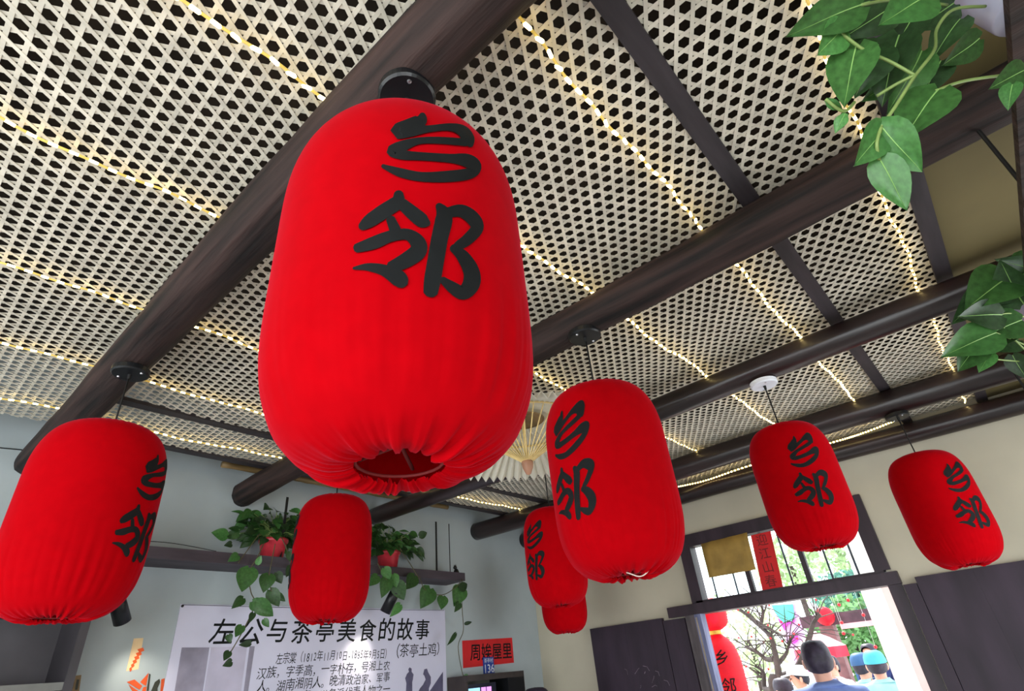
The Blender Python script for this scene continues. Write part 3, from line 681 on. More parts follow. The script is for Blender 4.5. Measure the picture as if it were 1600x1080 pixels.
px_plant('leafy green vine in a clear plastic pot at the upper right corner', on_z(1560, 22, .80) + Vector((.035, .03, .001)), .062, .11, [
    (1345, 8, .86, 1236, 50, .84, 'leaf', 1, .62, .3), (1318, 42, .86, 1282, 84, .85, 'leafb', 1, 1.1, -.4), (1338, 72, .87, 1318, 158, .83, 'leaf', 1, .75, .2),
    (1372, 70, .90, 1345, 140, .88, 'leafd', 0, .95, -.2), (1405, 55, .92, 1375, 150, .9, 'leafd', 0, .8, .3), (1440, 80, .92, 1400, 165, .9, 'leaf', 0, .7, -.3),
    (1466, 140, .88, 1408, 214, .85, 'leaf', 1, .85, .4), (1376, 196, .82, 1438, 270, .80, 'leafb', 1, .85, .25), (1382, 198, .825, 1342, 256, .80, 'leafb', 1, .75, -.5),
    (1374, 248, .82, 1419, 327, .80, 'leafb', 1, .72, -.25), (1290, 155, .86, 1317, 173, .86, 'leafb', 3, .8, .2), (1321, 177, .86, 1305, 206, .86, 'leafb', 3, 1, .2),
    (1452, -8, .84, 1383, 30, .80, 'leafb', 1, .75, .3), (1400, 5, .93, 1330, 55, .92, 'leafd', 0, .8, -.2), (1372, 0, .95, 1290, 18, .93, 'leafd', 0, .8, .2), (1430, 20, .95, 1395, 80, .93, 'leafd', 0, .8, .1),
    (1500, 30, .95, 1455, 85, .93, 'leafd', 0, .7, .4), (1530, 60, .92, 1480, 100, .9, 'leaf', 1, .7, -.4), (1470, 95, .93, 1440, 150, .92, 'leafd', 0, .9, .1), (1582, 132, .86, 1574, 166, .85, 'leafb', 0, .85, .2),
    (1350, 25, .97, 1300, 70, .95, 'leafd', 0, .9, .1), (1490, 5, .96, 1440, 40, .94, 'leafd', 0, .9, -.1), (1420, 110, .95, 1362, 150, .93, 'leaf', 0, .8, -.1), (1600, 110, .9, 1560, 130, .88, 'leaf', 0, .8, .1)],
    [[(1540, 10, .93), (1490, 15, .92), (1464, 45, .9), (1460, 78, .88), (1430, 118, .85), (1400, 165, .83), (1377, 198, .82)], [(1312, 50, .86), (1350, 78, .86), (1390, 96, .86), (1430, 118, .85)],
     [(1370, 150, .87), (1400, 132, .86), (1428, 118, .85)], [(1462, 142, .88), (1510, 126, .9), (1600, 114, .92)], [(1377, 198, .82), (1370, 225, .81), (1374, 250, .82)], [(1290, 155, .86), (1318, 174, .86), (1335, 160, .87)], [(1345, 8, .86), (1400, 0, .9), (1480, 8, .93)]], 'clearpot')
px_plant('leafy green vine at the right edge, farther along the hanging rail shelf', on_z(1622, 505, .80) + Vector((.03, .03, .001)), .075, .13, [
    (1578, 432, 1.75, 1518, 470, 1.7, 'leaf', 0, 1.0, .3), (1600, 475, 1.75, 1562, 418, 1.7, 'leafd', 0, .9, -.3), (1565, 492, 1.72, 1505, 492, 1.68, 'leafd', 1, .8, .3),
    (1556, 520, 1.7, 1478, 552, 1.64, 'leafb', 1, .65, .2), (1532, 530, 1.7, 1500, 578, 1.66, 'leaf', 1, .8, -.2), (1548, 552, 1.7, 1530, 580, 1.68, 'leafb', 1, .8, .1),
    (1582, 555, 1.75, 1602, 592, 1.72, 'leafd', 0, .9, .2), (1596, 500, 1.75, 1542, 522, 1.7, 'leaf', 1, .8, .1), (1610, 420, 1.8, 1570, 408, 1.75, 'leafd', 0, .7, .1), (1590, 530, 1.78, 1556, 545, 1.75, 'leafd', 0, .9, 0),
    (1540, 455, 1.76, 1498, 500, 1.72, 'leafd', 0, .7, -.2), (1600, 440, 1.8, 1560, 470, 1.76, 'leafd', 0, 1, .1), (1620, 400, 1.8, 1590, 440, 1.76, 'leaf', 0, 1, .1), (1580, 500, 1.78, 1548, 540, 1.74, 'leafd', 0, 1, .1)],
    [[(1615, 560, 1.75), (1575, 520, 1.73), (1535, 472, 1.72)], [(1610, 566, 1.75), (1570, 563, 1.72), (1530, 558, 1.7)], [(1615, 545, 1.75), (1580, 530, 1.74), (1556, 520, 1.7)], [(1615, 500, 1.78), (1580, 490, 1.75), (1560, 492, 1.72)]], 'clearpot')

# ------------------------------------------------------------------ doorway: frame, transom window, door leaves
yw = 4.08; YO = YW+T
def box_struct(name, a, b, m, label=None, loc=None): return struct(name, MB().box(a, b), m, label=label)
d1 = thing('door_1', ((DX0+DX1)/2, YW, 0), 'wide open doorway with a dark timber frame', None); d1['kind'] = 'structure'
MB().box((-2.03*S, YW-.05, DZ), (DX1+.09, YW+T+.02, WZ0-.012)).build('lintel', M['frame'], d1)
MB().box((DX0-.135, YW-.03, 0), (DX0-.055, YW+T, DZ)).build('door_post', mat('grey_brown_post', (82, 74, 76), .6, .25, 8, .15, stretch=(3, 3, .5)), d1)
MB().box((DX0-.055, YW-.04, 0), (DX0-.004, YW+.05, DZ)).build('door_post', M['post'], d1)
MB().box((DX1+.005, YW-.01, 0), (DX1+.085, YW+T, DZ)).build('door_post', M['frame'], d1)
MB().box((DX0-.045, YW-.046, 0), (DX0-.035, YW-.04, DZ-.02)).build('conduit', mat('beige_conduit', (150, 136, 122), .5), d1)
w1 = thing('window_1', ((WX0+WX1)/2, YW, WZ0), 'barred transom window above the doorway', None); w1['kind'] = 'structure'
def fr(a, b): MB().box(a, b).build('window_frame', M['frame'], w1)
fr((DX0-.052, YW-.03, WZ1-.01), (DX1+.06, YW+T, WZ1+.085)); fr((DX0-.015, YW-.03, WZ0-.012), (DX1+.02, YW+T, WZ0+.004))
fr((DX0-.052, YW-.03, WZ0-.012), (WX0, YW+T, WZ1-.01)); fr((WX1, YW-.03, WZ0+.004), (DX1+.06, YW+T, WZ1-.01))
for px, py, wd in ((1121, 935, .012), (1154, 929, .012), (1302, 905, .012), (1343, 899, .012), (1212, 919, .012), (1240, 915, .012)):
    x = on_y(px, py, yw+.06).x; MB().tube([(x, YW+.07, WZ0), (x, YW+.07, WZ1)], wd/2+.001, 8).build('bar', M['iron'], w1)
for px, py in ((1176, 926), (1266, 912)):
    x = on_y(px, py, yw).x; MB().box((x-.017, YW+.01, WZ0), (x+.017, YW+.05, WZ1)).build('mullion', M['frame'], w1)
gm = bpy.data.materials.new('window_glass'); gm.use_nodes = True; MATS['window_glass'] = gm; gn = gm.node_tree
tb = gn.nodes.new('ShaderNodeBsdfTransparent'); tb.inputs[0].default_value = (.93, .97, .96, 1); gb = gn.nodes.new('ShaderNodeBsdfGlossy'); gb.inputs['Roughness'].default_value = .05
fz = gn.nodes.new('ShaderNodeFresnel'); mxs = gn.nodes.new('ShaderNodeMixShader'); gn.links.new(fz.outputs[0], mxs.inputs[0]); gn.links.new(tb.outputs[0], mxs.inputs[1]); gn.links.new(gb.outputs[0], mxs.inputs[2]); gn.links.new(mxs.outputs[0], gn.nodes['Material Output'].inputs[0])
xs = sorted([WX0, WX1] + [on_y(a, b, yw).x for a, b in ((1176, 926), (1266, 912))])
for a, b in zip(xs, xs[1:]): MB().box((a+.018, YW+.052, WZ0+.004), (b-.018, YW+.056, WZ1-.01)).build('pane', gm, w1)
# leaves folded back against the wall
def door_leaf(x0, x1, zt_, lab, n):
    t = thing('door_leaf', ((x0+x1)/2, YW-.025, 0), lab, 'door leaf', 'door leaves folded back on the wall'); wd = (x1-x0)/n; n_ = n
    for k in range(n): MB().box((x0+k*wd+.0002, YW-.045+.0006*(k % 2), .02), (x0+(k+1)*wd-.0002, YW-.006, zt_)).build('plank', M['door'], t)
    for z in (.35, 1.0, zt_-.12): MB().box((x0+.03, YW-.006, z), (x1-.03, YW-.001, z+.09)).build('batten', M['door'], t)
    return t
dl = door_leaf(-2.72*S, -2.09*S, ZC+.281*S, 'dark plank door leaf folded back left of the doorway', 6)
door_leaf(-2.085*S, DX0-.14, ZC+.262*S, 'narrow dark plank leaf beside the left door post', 2)
door_leaf(-.475*S, .62*S, ZC+.292*S, 'wide dark plank door leaf folded back right of the doorway', 4)
door_leaf(-.545*S, -.478*S, ZC+.262*S, 'narrow dark board between the doorway and the wide door leaf', 1)
rc = random.Random(5)
for k in range(9):
    a = Vector((rc.uniform(-2.45, -2.15)*S, YW-.047, ZC-rc.uniform(.02, .14)*S)); e = Vector((rc.uniform(-.05, .05), 0, rc.uniform(-.05, .05)))
    MB().tube([a, a+e*.5+Vector((.01, 0, .01)), a+e], .0016, 5).build('chalk_mark', M['chalk'], dl)
# card and red couplet on the transom
t = thing('cardboard_sheet', on_y(1110, 850, yw-.02), 'brown cardboard sheet fixed in the left of the transom window', 'cardboard')
P = [on_y(a, b, yw-.035) for a, b in ((1108, 903), (1181, 890), (1167, 832), (1095, 850))]
mb = MB(); nx, ny = 8, 4; vs = []; fs = []
for j in range(ny+1):
    for i in range(nx+1):
        u_, v_ = i/nx, j/ny; p = (P[0]*(1-u_)+P[1]*u_)*(1-v_) + (P[3]*(1-u_)+P[2]*u_)*v_; p = Vector(p); p.y += .006*sin(u_*17) + .003*sin(v_*7); vs.append(p)
n0 = len(vs); vs += [v + Vector((0, .004, 0)) for v in vs]
for j in range(ny):
    for i in range(nx): a = j*(nx+1)+i; fs.append((a, a+1, a+nx+2, a+nx+1)); fs.append((a+n0, a+nx+1+n0, a+nx+2+n0, a+1+n0))
edge = [i for i in range(nx+1)] + [(j+1)*(nx+1)+nx for j in range(ny)] + [ny*(nx+1)+i for i in range(nx-1, -1, -1)] + [j*(nx+1) for j in range(ny-1, 0, -1)]
for a, b in zip(edge, edge[1:]+edge[:1]): fs.append((b, a, a+n0, b+n0))
MB().add(vs, fs).build('sheet', M['gold'], t, True)
t = thing('red_couplet', on_y(1200, 925, yw-.01), 'narrow red paper couplet hanging in the transom window', 'paper strip')
P = [on_y(a, b, yw-.02) for a, b in ((1192, 925), (1224, 919), (1204, 830), (1173, 837))]
MB().poly(P, (0, -1, 0), .002).build('paper', M['redpaper'], t)
for k, ch in enumerate('迎江山春'):
    v_ = .86-.24*k; c = (P[0]+P[1])/2*(1-v_) + (P[3]+P[2])/2*v_; vs, fs = text_mesh(ch, c+Vector((0, -.0025, 0)), XX, ZZ, .085, 0, 1, .0006, bold=.004)
    MB().add(vs, fs).build('character', M['redink'], t)

# ------------------------------------------------------------------ outside
struct('ground_outside', MB().box((-30, YO, -.12), (20, 60, -.02)), mat('pale_paving', (196, 190, 182), .8, .08, 1.5))
struct('ground_front', MB().box((-12, -14, -.12), (10, YF, -.02)), MATS['pale_paving'])
G = dict(
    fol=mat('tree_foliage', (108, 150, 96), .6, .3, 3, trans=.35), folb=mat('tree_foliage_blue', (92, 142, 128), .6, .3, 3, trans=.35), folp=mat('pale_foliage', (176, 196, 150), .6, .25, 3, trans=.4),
    bark=mat('bark', (70, 58, 56), .8, .25, 12), white=mat('white_render', (232, 226, 226), .8, .03, 3), pinkw=mat('pink_white_render', (226, 196, 200), .8, .06, 3),
    teal=mat('teal_cloth', (84, 190, 170), .7, .1, 6), mag=mat('magenta_cloth', (206, 60, 170), .7, .12, 6), lilac=mat('lilac_cloth', (216, 164, 222), .7, .1, 6),
    redl=mat('red_lantern_plastic', (220, 24, 50), .5, .08, 10, trans=.35), goldr=mat('gold_ring', (206, 160, 70), .35, .1, 10, metal=.6),
    pinkc=mat('pink_canopy', (242, 186, 190), .7, .08, 6, trans=.3), redc=mat('red_valance', (222, 46, 70), .7, .1, 8), wood=mat('outdoor_timber', (120, 80, 82), .7, .2, 6), darkw=mat('outdoor_beam', (78, 52, 62), .7, .2, 6),
    berry=mat('red_berry', (206, 36, 50), .4, .1, 20), navy=mat('navy_cloth', (34, 44, 92), .8, .15, 12), bluegrey=mat('blue_grey_shirt', (112, 132, 186), .8, .1, 12), paleteal=mat('pale_teal_cloth', (150, 200, 204), .8, .1, 12),
    whitec=mat('white_cloth', (228, 226, 232), .8, .05, 12), cream=mat('cream_cloth', (232, 220, 196), .8, .08, 12), tealcap=mat('teal_cap', (70, 168, 190), .7, .08, 12), skin=mat('skin', (212, 158, 138), .5, .06, 10), hair=mat('dark_hair', (44, 36, 52), .55, .25, 30, .2), trou=mat('dark_trousers', (50, 52, 66), .8, .12, 12), shoe=mat('shoe', (40, 38, 40), .5, .1, 10), eye=mat('eye', (30, 24, 24), .3, .02, 10), lip=mat('lip', (176, 96, 92), .5, .05, 10), bluet=mat('blue_tarpaulin', (52, 92, 140), .6, .15, 5))
def outdoor_lantern():
    y = 4.5; c = on_y(1132, 1048, y); r = (on_y(1161, 1045, y)-on_y(1106, 1050, y)).length/2
    zt_ = on_y(1126, 990, y).z; zb_ = zt_ - 4.2*r
    t = thing('ribbed_lantern', (c.x, c.y, zb_), 'double ribbed red lantern hanging just outside the door at its left', 'lantern')
    def body(z0, z1, r_, name, n=22):
        prof = []
        for i in range(n*2+1):
            f = i/(n*2); e = sqrt(max(0, 1-abs(2*f-1)**3.2)); prof.append((max(r_*.3, r_*e) + (.002 if i % 2 else -.002), z0+(z1-z0)*f))
        return MB().lathe(prof, (c.x, c.y, 0), 32).build(name, G['redl'], t, True)
    body(zb_, zt_, r, 'lantern_body'); body(zt_+.02, zt_+.02+1.7*r, r*.88, 'upper_body', 12)
    MB().lathe([(r*.32, 0), (r*.34, .004), (r*.34, .03), (r*.32, .034)], (c.x, c.y, zt_-.006), 24).build('gold_ring', G['goldr'], t)
    MB().tube([(c.x, c.y, zt_+1.7*r), (c.x, c.y, zt_+.5)], .003, 6).build('cord', M['cord'], t)
    az = atan2(-c.y, -c.x); f_ = Vector((cos(az), sin(az), 0)); ex = Vector((-sin(az), cos(az), 0))
    for ch, z in (('乡', zt_-1.2*r), ('邻', zt_-2.5*r)):
        vs, fs = text_mesh(ch, (0, 0, 0), (1, 0, 0), (0, 0, 1), .115, .1, 1, 0, bold=.01)
        out = []
        for v in vs: a = v.x/r; out.append(Vector((c.x, c.y, z+v.z)) + (f_*cos(a) + ex*sin(a))*(r+.004))
        MB().add(out, fs).build('character', M['ink'], t)
outdoor_lantern()

def skin_body(joints, edges, name, m, par, M4, root=0, sub=1):
    me = bpy.data.meshes.new('s'); me.from_pydata([j[0] for j in joints], edges, []); ob = bpy.data.objects.new('s', me); col.objects.link(ob)
    ob.modifiers.new('sk', 'SKIN').branch_smoothing = .3; sb = ob.modifiers.new('ss', 'SUBSURF'); sb.levels = sub; sb.render_levels = sub
    for i, j in enumerate(joints):
        q = me.skin_vertices[0].data[i]; q.radius = j[1] if hasattr(j[1], '__len__') else (j[1], j[1]); q.use_root = (i == root)
    bpy.context.view_layer.update(); r = bpy.data.meshes.new_from_object(ob.evaluated_get(bpy.context.evaluated_depsgraph_get())); bpy.data.objects.remove(ob)
    for v in r.vertices: v.co = M4 @ v.co
    r.materials.clear(); r.materials.append(m); r.polygons.foreach_set('use_smooth', [True]*len(r.polygons)); r.name = name
    o = bpy.data.objects.new(name, r); col.objects.link(o); o.parent = par; return o
def person(x, y, heading, h, lab, shirt, trousers, hair='hair', cap=None, lean=0, arm=(.10, -.05), group='people outside the doorway', bag=None):
    t = thing('person', (x, y, -.02), lab, 'person', group); k = h/1.72; M4 = Matrix.Scale(k, 4)
    t.rotation_euler = (0, 0, heading)
    hd = Vector((0, .02+lean*.2, -.045)); A, B_ = arm
    J = [((0, 0, .95), (.15, .10)), ((0, lean*.04, 1.13), (.135, .095)), ((0, lean*.1, 1.32), (.12, .08)), ((0, lean*.14, 1.42), (.055, .05)), (hd+Vector((0, -.015, 1.50)), (.050, .052)), (hd+Vector((0, 0, 1.545)), (.062, .075)), (hd+Vector((0, .005, 1.62)), (.076, .095)), (hd+Vector((0, 0, 1.68)), (.066, .082))]
    E_ = [(0, 1), (1, 2), (2, 3), (3, 4), (4, 5), (5, 6), (6, 7)]
    for s_, fwd in ((-1, A), (1, B_)):
        b = len(J); ly = lean*.12
        J += [((s_*.175, ly, 1.365), .040), ((s_*.225, ly+fwd*.5, 1.12), .041), ((s_*.215, ly+fwd*1.8+.02, .90), .028), ((s_*.213, ly+fwd*2.1+.03, .84), (.038, .016))]
        E_ += [(2, b), (b, b+1), (b+1, b+2), (b+2, b+3)]
        hb = Vector(J[b+3][0])
        for q in range(4): J += [(hb+Vector((0, -.030+.02*q, -.05)), .0088), (hb+Vector((-s_*.012, -.030+.021*q, -.088+.006*abs(q-1.5))), .0075)]; n = len(J); E_ += [(b+3, n-2), (n-2, n-1)]
        J += [(hb+Vector((-s_*.01, .045, -.015)), .0095), (hb+Vector((-s_*.02, .06, -.05)), .008)]; n = len(J); E_ += [(b+3, n-2), (n-2, n-1)]
        b = len(J); J += [((s_*.09, 0, .86), .085), ((s_*.1, .02, .50), .055), ((s_*.1, -.01, .10), .036), ((s_*.105, .10, .04), (.04, .03))]
        E_ += [(0, b), (b, b+1), (b+1, b+2), (b+2, b+3)]
    body = skin_body(J, E_, 'body', G['skin'], t, M4, 0, 2)
    J2 = [((0, 0, .90), (.165, .125)), ((0, lean*.04, 1.13), (.155, .115)), ((0, lean*.1, 1.33), (.175, .125)), ((0, lean*.14, 1.42), (.11, .090)), ((0, lean*.14+.0, 1.455), (.072, .068))]; E2 = [(0, 1), (1, 2), (2, 3), (3, 4)]
    for s_, fwd in ((-1, A), (1, B_)):
        b = len(J2); J2 += [((s_*.19, lean*.12, 1.375), .068), ((s_*.228, lean*.12+fwd*.5, 1.12), .056), ((s_*.222, lean*.12+fwd*1.2, .99), .048)]; E2 += [(2, b), (b, b+1), (b+1, b+2)]
    skin_body(J2, E2, 'shirt', G[shirt], t, M4, 0, 2)
    J3 = [((0, 0, .97), (.16, .115)), ((0, 0, .90), (.155, .12))]; E3 = [(0, 1)]
    for s_ in (-1, 1): b = len(J3); J3 += [((s_*.09, 0, .82), .098), ((s_*.1, .02, .50), .072), ((s_*.1, 0, .10), .06)]; E3 += [(1, b), (b, b+1), (b+1, b+2)]
    skin_body(J3, E3, 'trousers', G[trousers], t, M4, 0, 2)
    def local(mb, name, m, smooth=True, par=t):
        me = bpy.data.meshes.new(name); me.from_pydata([M4 @ v for v in mb.v], [], mb.f); me.materials.append(m); me.polygons.foreach_set('use_smooth', [smooth]*len(mb.f)); o = bpy.data.objects.new(name, me); col.objects.link(o); o.parent = par; return o
    c = hd+Vector((0, 0, 1.61))
    # hair: cap over skull, lower at the back than over the brow
    def skull(scale, low_b, low_f, rr):
        mb = MB(); n, m_ = 24, 9; vs = []; fs = []
        for i in range(m_+1):
            for j in range(n):
                a = 2*pi*j/n; low = low_b + (low_f-low_b)*(.5+.5*sin(a))**1.5; lat = pi/2 + (low-pi/2)*(i/m_)
                q = 1 + rr*noise.noise(Vector((cos(a)*6, sin(a)*6, lat*5)))
                vs.append(c + Vector((.084*scale*cos(a)*cos(lat)*q, (.104*scale*sin(a)*cos(lat)-.006)*q, .104*scale*(1-(1-max(0, sin(lat)))**1.7 if lat > 0 else sin(lat))*q)))
        for i in range(m_):
            for j in range(n): a = i*n+j; b = i*n+(j+1) % n; fs.append((a, a+n, b+n, b))
        return mb.add(vs, fs)
    if hair: local(skull(1.06, radians(-42), radians(30), .05), 'hair', G[hair], True)
    if cap:
        local(skull(1.16, radians(2), radians(12), .0), 'cap', G[cap], True)
        local(MB().hexa([c+Vector((-.07, .09, .03)), c+Vector((.07, .09, .03)), c+Vector((.055, .17, .018)), c+Vector((-.055, .17, .018)), c+Vector((-.07, .09, .038)), c+Vector((.07, .09, .038)), c+Vector((.055, .17, .026)), c+Vector((-.055, .17, .026))]), 'cap_peak', G[cap], False)
    for s_ in (-1, 1):
        local(MB().lathe([(0, -.032), (.012, -.02), (.016, .004), (.012, .024), (0, .03)], c+Vector((s_*.081, -.005, -.02)), 10), 'ear', G['skin'])
        local(MB().lathe([(0, -.008), (.011, 0), (0, .008)], c+Vector((s_*.032, .088, -.005)), 10), 'eye', G['eye'])
    local(MB().hexa([c+Vector((-.014, .085, -.05)), c+Vector((.014, .085, -.05)), c+Vector((.010, .118, -.046)), c+Vector((-.010, .118, -.046)), c+Vector((-.008, .085, .0)), c+Vector((.008, .085, .0)), c+Vector((.005, .098, .0)), c+Vector((-.005, .098, .0))]), 'nose', G['skin'])
    local(MB().box(c+Vector((-.024, .078, -.075)), c+Vector((.024, .094, -.064))), 'mouth', G['lip'])
    for s_ in (-1, 1): local(MB().hexa([(s_*.1-.05, -.07, .0), (s_*.1+.05, -.07, .0), (s_*.1+.045, .19, .0), (s_*.1-.045, .19, .0), (s_*.1-.045, -.07, .09), (s_*.1+.045, -.07, .09), (s_*.1+.035, .17, .045), (s_*.1-.035, .17, .045)]), 'shoe', G['shoe'])
    if bag: local(MB().bar(Vector((-.14, lean*.12+.09, 1.36)), Vector((.14, .15, .95)), .03, .012), 'bag_strap', G[bag])
    return t
def head_at(px, py, y, h):      # ground position for a person whose head centre shows at this pixel
    return on_y(px, py, y)
def put(px, py, y, heading, lab, *a, **k):
    p = on_y(px, py, y); h = (p.z+.02)/1.57*1.72; return person(p.x, p.y, heading, h, lab, *a, **k)
put(1277, 1030, 4.02, radians(15), 'person in a blue grey shirt standing in the doorway, seen from behind', 'bluegrey', 'trou')
put(1300, 1040, 7.3, radians(150), 'person in a white shirt facing the doorway beside the pink stall umbrella', 'whitec', 'trou', bag='navy')
put(1362, 1020, 8.2, radians(170), 'person in a dark navy top with a red badge, facing the doorway', 'navy', 'trou', lean=.25)
put(1346, 1040, 6.3, radians(-20), 'person in pale teal with a dark blue cap, back to the doorway', 'paleteal', 'trou', cap='bluet')
put(1369, 1038, 5.9, radians(10), 'person in pale teal with a turquoise cap, back to the doorway', 'paleteal', 'trou', cap='tealcap')
put(1250, 1058, 6.2, radians(120), 'person in a cream top and white hat left of the doorway figure', 'cream', 'trou', cap='whitec')
put(1226, 1078, 5.4, radians(60), 'person in dark navy at the bottom of the doorway below the tree', 'navy', 'trou', hair='hair')
put(842, 1101, 3.2, radians(120), 'dark-haired person whose crown just shows right of the small cabinet', 'navy', 'trou', group=None)

def tree_from(px_branches, y, lab, base_px, rad0):
    b0 = on_y(*base_px, y); t = thing('berry_tree', (b0.x, b0.y, 0), lab, 'tree')
    rr = random.Random(3)
    for bi, (pts, r) in enumerate(px_branches):
        P = [on_y(a, b, y+o) for a, b, o in pts]
        if bi == 0: P = [Vector((b0.x, b0.y, -.02))] + P
        P = smooth_path(P, 5); MB().tube(P, [r*(1-.7*i/len(P)) for i in range(len(P))], 7).build('trunk' if bi == 0 else 'branch', G['bark'], t, True)
        tw = MB(); be = []
        for k in range(12 if r < .05 else 20):
            i = rr.randrange(len(P)//3, len(P)); d = Vector((rr.uniform(-1, 1), rr.uniform(-.6, .6), rr.uniform(-.2, 1))).normalized(); L = rr.uniform(.15, .5)
            q = P[i] + d*L; tw.tube([P[i], P[i]+d*L*.5+Vector((0, 0, .03)), q], [.008, .006, .003], 5); be.append(q)
        tw.build('twigs', G['bark'], t, kind='stuff')
        for q in be[:5]:
            MB().lathe([(0, -.013), (.010, -.009), (.013, 0), (.010, .009), (0, .013)], q, 8).build('berry', G['berry'], t, True)
    return t
tree_from([([(1208, 1079, 0), (1217, 1060, 0), (1213, 1032, 0), (1210, 1016, 0), (1203, 994, 0), (1176, 969, .2), (1156, 952, .2)], .052), ([(1210, 1030, 0), (1197, 1030, .1), (1182, 1018, .1), (1165, 1010, .2)], .035), ([(1209, 1078, 0), (1195, 1076, .2), (1193, 1052, .2), (1183, 1042, .2)], .04), ([(1180, 972, .2), (1200, 982, 0), (1226, 995, -.2)], .028), ([(1188, 980, .1), (1192, 955, .1), (1185, 940, .1)], .025), ([(1213, 1040, 0), (1228, 1022, .1), (1232, 1008, .1)], .03), ([(1213, 1062, 0), (1245, 1045, .2), (1262, 1005, .2), (1271, 974, .2), (1282, 960, .2)], .05)], 6.9, 'bare tree with red berries outside the doorway, left of the doorway figure', (1206, 1100), .08)

def bush(cx, cy, z0, rx, ry, rz, n, m, lab, seed, trunk=True, size=.16):
    rr = random.Random(seed); t = thing('leafy_tree', (cx, cy, -.02), lab, 'tree', 'trees beyond the courtyard'); mb = MB()
    for k in range(n):
        while True:
            q = Vector((rr.uniform(-1, 1), rr.uniform(-1, 1), rr.uniform(-1, 1)))
            if .25 < q.length < 1: break
        q *= (.75+.25*noise.noise(q*3+Vector((seed, 0, 0)))); p = Vector((cx+q.x*rx, cy+q.y*ry, z0+q.z*rz)); L = size*rr.uniform(.6, 1.3)
        a = Vector((rr.uniform(-1, 1), rr.uniform(-1, 1), rr.uniform(-1, 1))).normalized(); b = a.orthogonal().normalized()
        mb.add([p-a*L*.5, p+b*L*.3, p+a*L*.5, p-b*L*.3], [(0, 1, 2, 3)])
    mb.build('foliage', G[m], t, kind='stuff')
    MB().tube([(cx, cy, -.02), (cx+.05, cy, z0*.6), (cx, cy, z0)], [.16, .12, .07], 8).build('trunk', G['bark'], t, True)
def pbush(px, py, y, rx, rz, n, m, lab, seed, size=.2):
    p = on_y(px, py, y); bush(p.x, p.y, p.z, rx, rx*.7, rz, n, m, lab, seed, size=size)
pbush(1338, 925, 19, 1.7, .8, 1500, 'folb', 'blue green leafy tree above the timber beam outside', 1)
pbush(1335, 1000, 15, 1.35, 1.2, 1700, 'fol', 'green leafy tree below the timber beam outside', 2)
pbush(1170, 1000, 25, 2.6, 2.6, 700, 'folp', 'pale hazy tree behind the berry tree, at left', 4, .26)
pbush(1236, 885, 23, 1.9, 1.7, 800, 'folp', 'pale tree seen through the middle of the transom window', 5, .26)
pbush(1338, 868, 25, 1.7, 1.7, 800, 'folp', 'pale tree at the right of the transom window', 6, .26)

# white pillars, timber pergola, stall umbrella, festival banner
p0, p1 = on_y(1374, 1000, 5.6), on_y(1404, 1000, 5.6)
t = thing('white_pillar', (p0.x, p0.y, -.02), 'broad white pillar outside at the right of the doorway', 'pillar')
MB().box((p0.x, p0.y, -.02), (p1.x, p0.y+.14, 3.4)).build('shaft', G['white'], t); MB().box((p0.x-.02, p0.y-.02, -.02), (p1.x+.02, p0.y+.16, .2)).build('plinth', G['white'], t)
p0, p1 = on_y(1409, 1000, 5.1), on_y(1428, 1000, 5.1)
t = thing('white_pillar', (p0.x, p0.y, -.02), 'narrow pinkish white pillar at the right edge of the doorway', 'pillar')
MB().box((p0.x, p0.y, -.02), (p1.x+.03, p0.y+.12, 3.2)).build('shaft', G['pinkw'], t); MB().box((p0.x-.02, p0.y-.02, -.02), (p1.x+.05, p0.y+.14, .2)).build('plinth', G['pinkw'], t)
y = 9.5; a, b = on_y(1300, 969, y), on_y(1376, 955, y)
t = thing('timber_pergola', (a.x, a.y, -.02), 'brown timber pergola post and beam beyond the stall umbrella', 'pergola')
MB().box((a.x-.45, a.y-.07, a.z-.07), (b.x+.5, a.y+.07, a.z+.09)).build('cross_beam', G['darkw'], t)
c0, c1 = on_y(1284, 985, y), on_y(1306, 985, y); MB().box((c0.x, a.y-.1, -.02), (c1.x, a.y+.1, a.z-.07)).build('post', G['wood'], t)
MB().box((b.x+.2, a.y-.08, -.02), (b.x+.4, a.y+.08, a.z-.07)).build('post', G['wood'], t)
MB().box((c1.x+.1, a.y-.08, a.z-.14), (c1.x+.75, a.y-.074, a.z-.07)).build('pennant', G['pinkc'], t)
c = on_y(1289, 963, 9.315); t = thing('ball_lantern', c, 'round red paper lantern at the end of the timber beam', 'lantern')
r = .13; MB().lathe([(r*.25, -r)] + [(r*cos(radians(q))+(.006 if (q//9) % 2 else 0), r*sin(radians(q))) for q in range(-72, 73, 9)] + [(r*.25, r)], c, 24).build('body', G['redl'], t, True)
MB().tube([c+Vector((0, 0, r)), c+Vector((0, 0, r+.03))], .006, 6).build('cord', M['cord'], t)
y = 5.70; ga = on_y(1296, 918, y); gb_ = on_y(1374, 906, y); ga.z = gb_.z
t = thing('ball_garland', gb_, 'garland of tiny red balls hanging on threads left of the broad white pillar', 'garland')
wp = [ga, gb_]; MB().tube([ga, gb_], .004, 6).build('rod', G['whitec'], t)
for px, py in ((1311, 945), (1325, 938), (1315, 973), (1318, 990), (1368, 1011), (1349, 961)):
    c = on_y(px, py, y); r = .015; MB().lathe([(r*cos(radians(q)), r*sin(radians(q))) for q in range(-90, 91, 20)], c, 12).build('ball', G['berry'], t, True)
    MB().tube([c+Vector((0, 0, r)), Vector((c.x, c.y, ga.z))], .001, 5).build('thread', G['whitec'], t)
y = 8.0; c = on_y(1276, 1000, y); t = thing('stall_umbrella', (c.x, c.y, -.02), 'pink and white stall umbrella with a red valance behind the doorway figure', 'umbrella')
rim = on_y(1322, 1008, y); R_ = abs(rim.x-c.x); zr = rim.z; zt_ = on_y(1288, 985, y).z
seg = 8
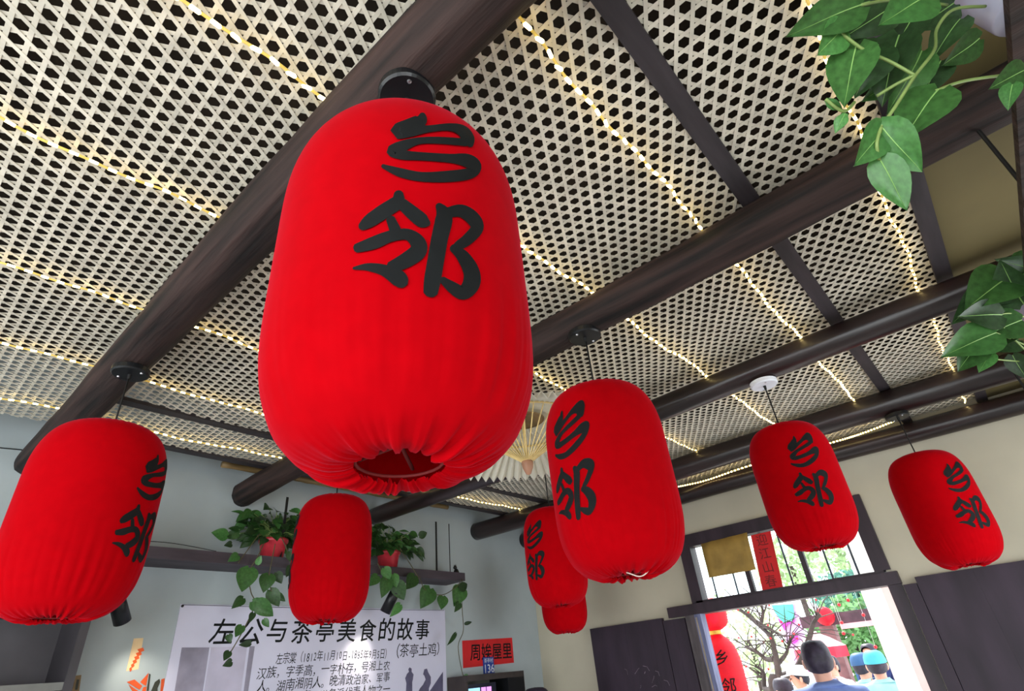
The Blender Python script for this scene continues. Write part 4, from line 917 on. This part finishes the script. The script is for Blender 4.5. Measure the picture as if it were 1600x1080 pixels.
for k in range(seg):
    a0, a1 = 2*pi*k/seg, 2*pi*(k+1)/seg; q = lambda a, f: Vector((c.x+R_*f*cos(a), c.y+R_*f*sin(a), zt_+(zr-zt_)*f**1.2))
    MB().add([q(a0, .02), q(a0, .5), q(a0, 1), q(a1, 1), q(a1, .5)], [(0, 1, 4), (1, 2, 3, 4)]).build('panel', G['pinkc'], t)
    MB().add([q(a0, 1), q(a1, 1), q(a1, 1)-Vector((0, 0, .12)), q(a0, 1)-Vector((0, 0, .12))], [(0, 1, 2, 3)]).build('valance', G['redc'], t)
MB().tube([(c.x, c.y, -.02), (c.x, c.y, zt_)], .03, 8).build('pole', G['white'], t); MB().lathe([(.25, 0), (.25, .06), (.05, .08), (.04, .3)], (c.x, c.y, -.02), 16).build('base', G['wood'], t)
t = thing('festival_banner', on_y(1240, 1050, 10), 'tall teal and magenta festival banner behind the berry tree', 'banner')
def patch(P, m, yy, name): MB().poly([on_y(a, b, yy) for a, b in P], (0, -1, 0), .03).build(name, G[m], t)
patch([(1206, 946), (1244, 944), (1250, 968), (1276, 1050), (1250, 1052), (1232, 1010), (1218, 972)], 'lilac', 10, 'cloth')
patch([(1206, 946), (1239, 944), (1242, 966), (1236, 972), (1226, 974), (1218, 966), (1211, 956)], 'teal', 9.96, 'teal_patch')
patch([(1216, 967), (1224, 972), (1236, 971), (1242, 969), (1240, 974), (1231, 976), (1227, 985)], 'mag', 9.96, 'magenta_patch')
patch([(1234, 1004), (1245, 990), (1248, 1000), (1242, 1006)], 'mag', 9.96, 'magenta_patch')
patch([(1245, 1014), (1254, 1022), (1266, 1050), (1252, 1042), (1246, 1030)], 'mag', 9.96, 'magenta_patch')
a = on_y(1226, 960, 10); MB().tube([(a.x, a.y+.05, -.02), (a.x, a.y+.05, a.z+.8)], .03, 8).build('pole', G['white'], t)
a, b = on_y(1330, 1034, 8.6), on_y(1362, 1031, 8.6)
t = thing('covered_table', ((a.x+b.x)/2, a.y, -.02), 'table under a dark blue tarpaulin behind the two capped people', 'table')
MB().box((a.x, a.y, a.z-.35), (b.x, a.y+.8, a.z)).build('tarpaulin', G['bluet'], t)
for x in (a.x+.06, b.x-.06):
    for yy in (a.y+.06, a.y+.74): MB().box((x-.025, yy-.025, -.02), (x+.025, yy+.025, a.z-.3)).build('leg', G['wood'], t)
c = on_y(1414, 1050, 6.6); bush(c.x+.06, c.y, c.z-.05, .16, .2, .42, 500, 'folb', 'small blue green conifer between the white pillars', 9, size=.10)
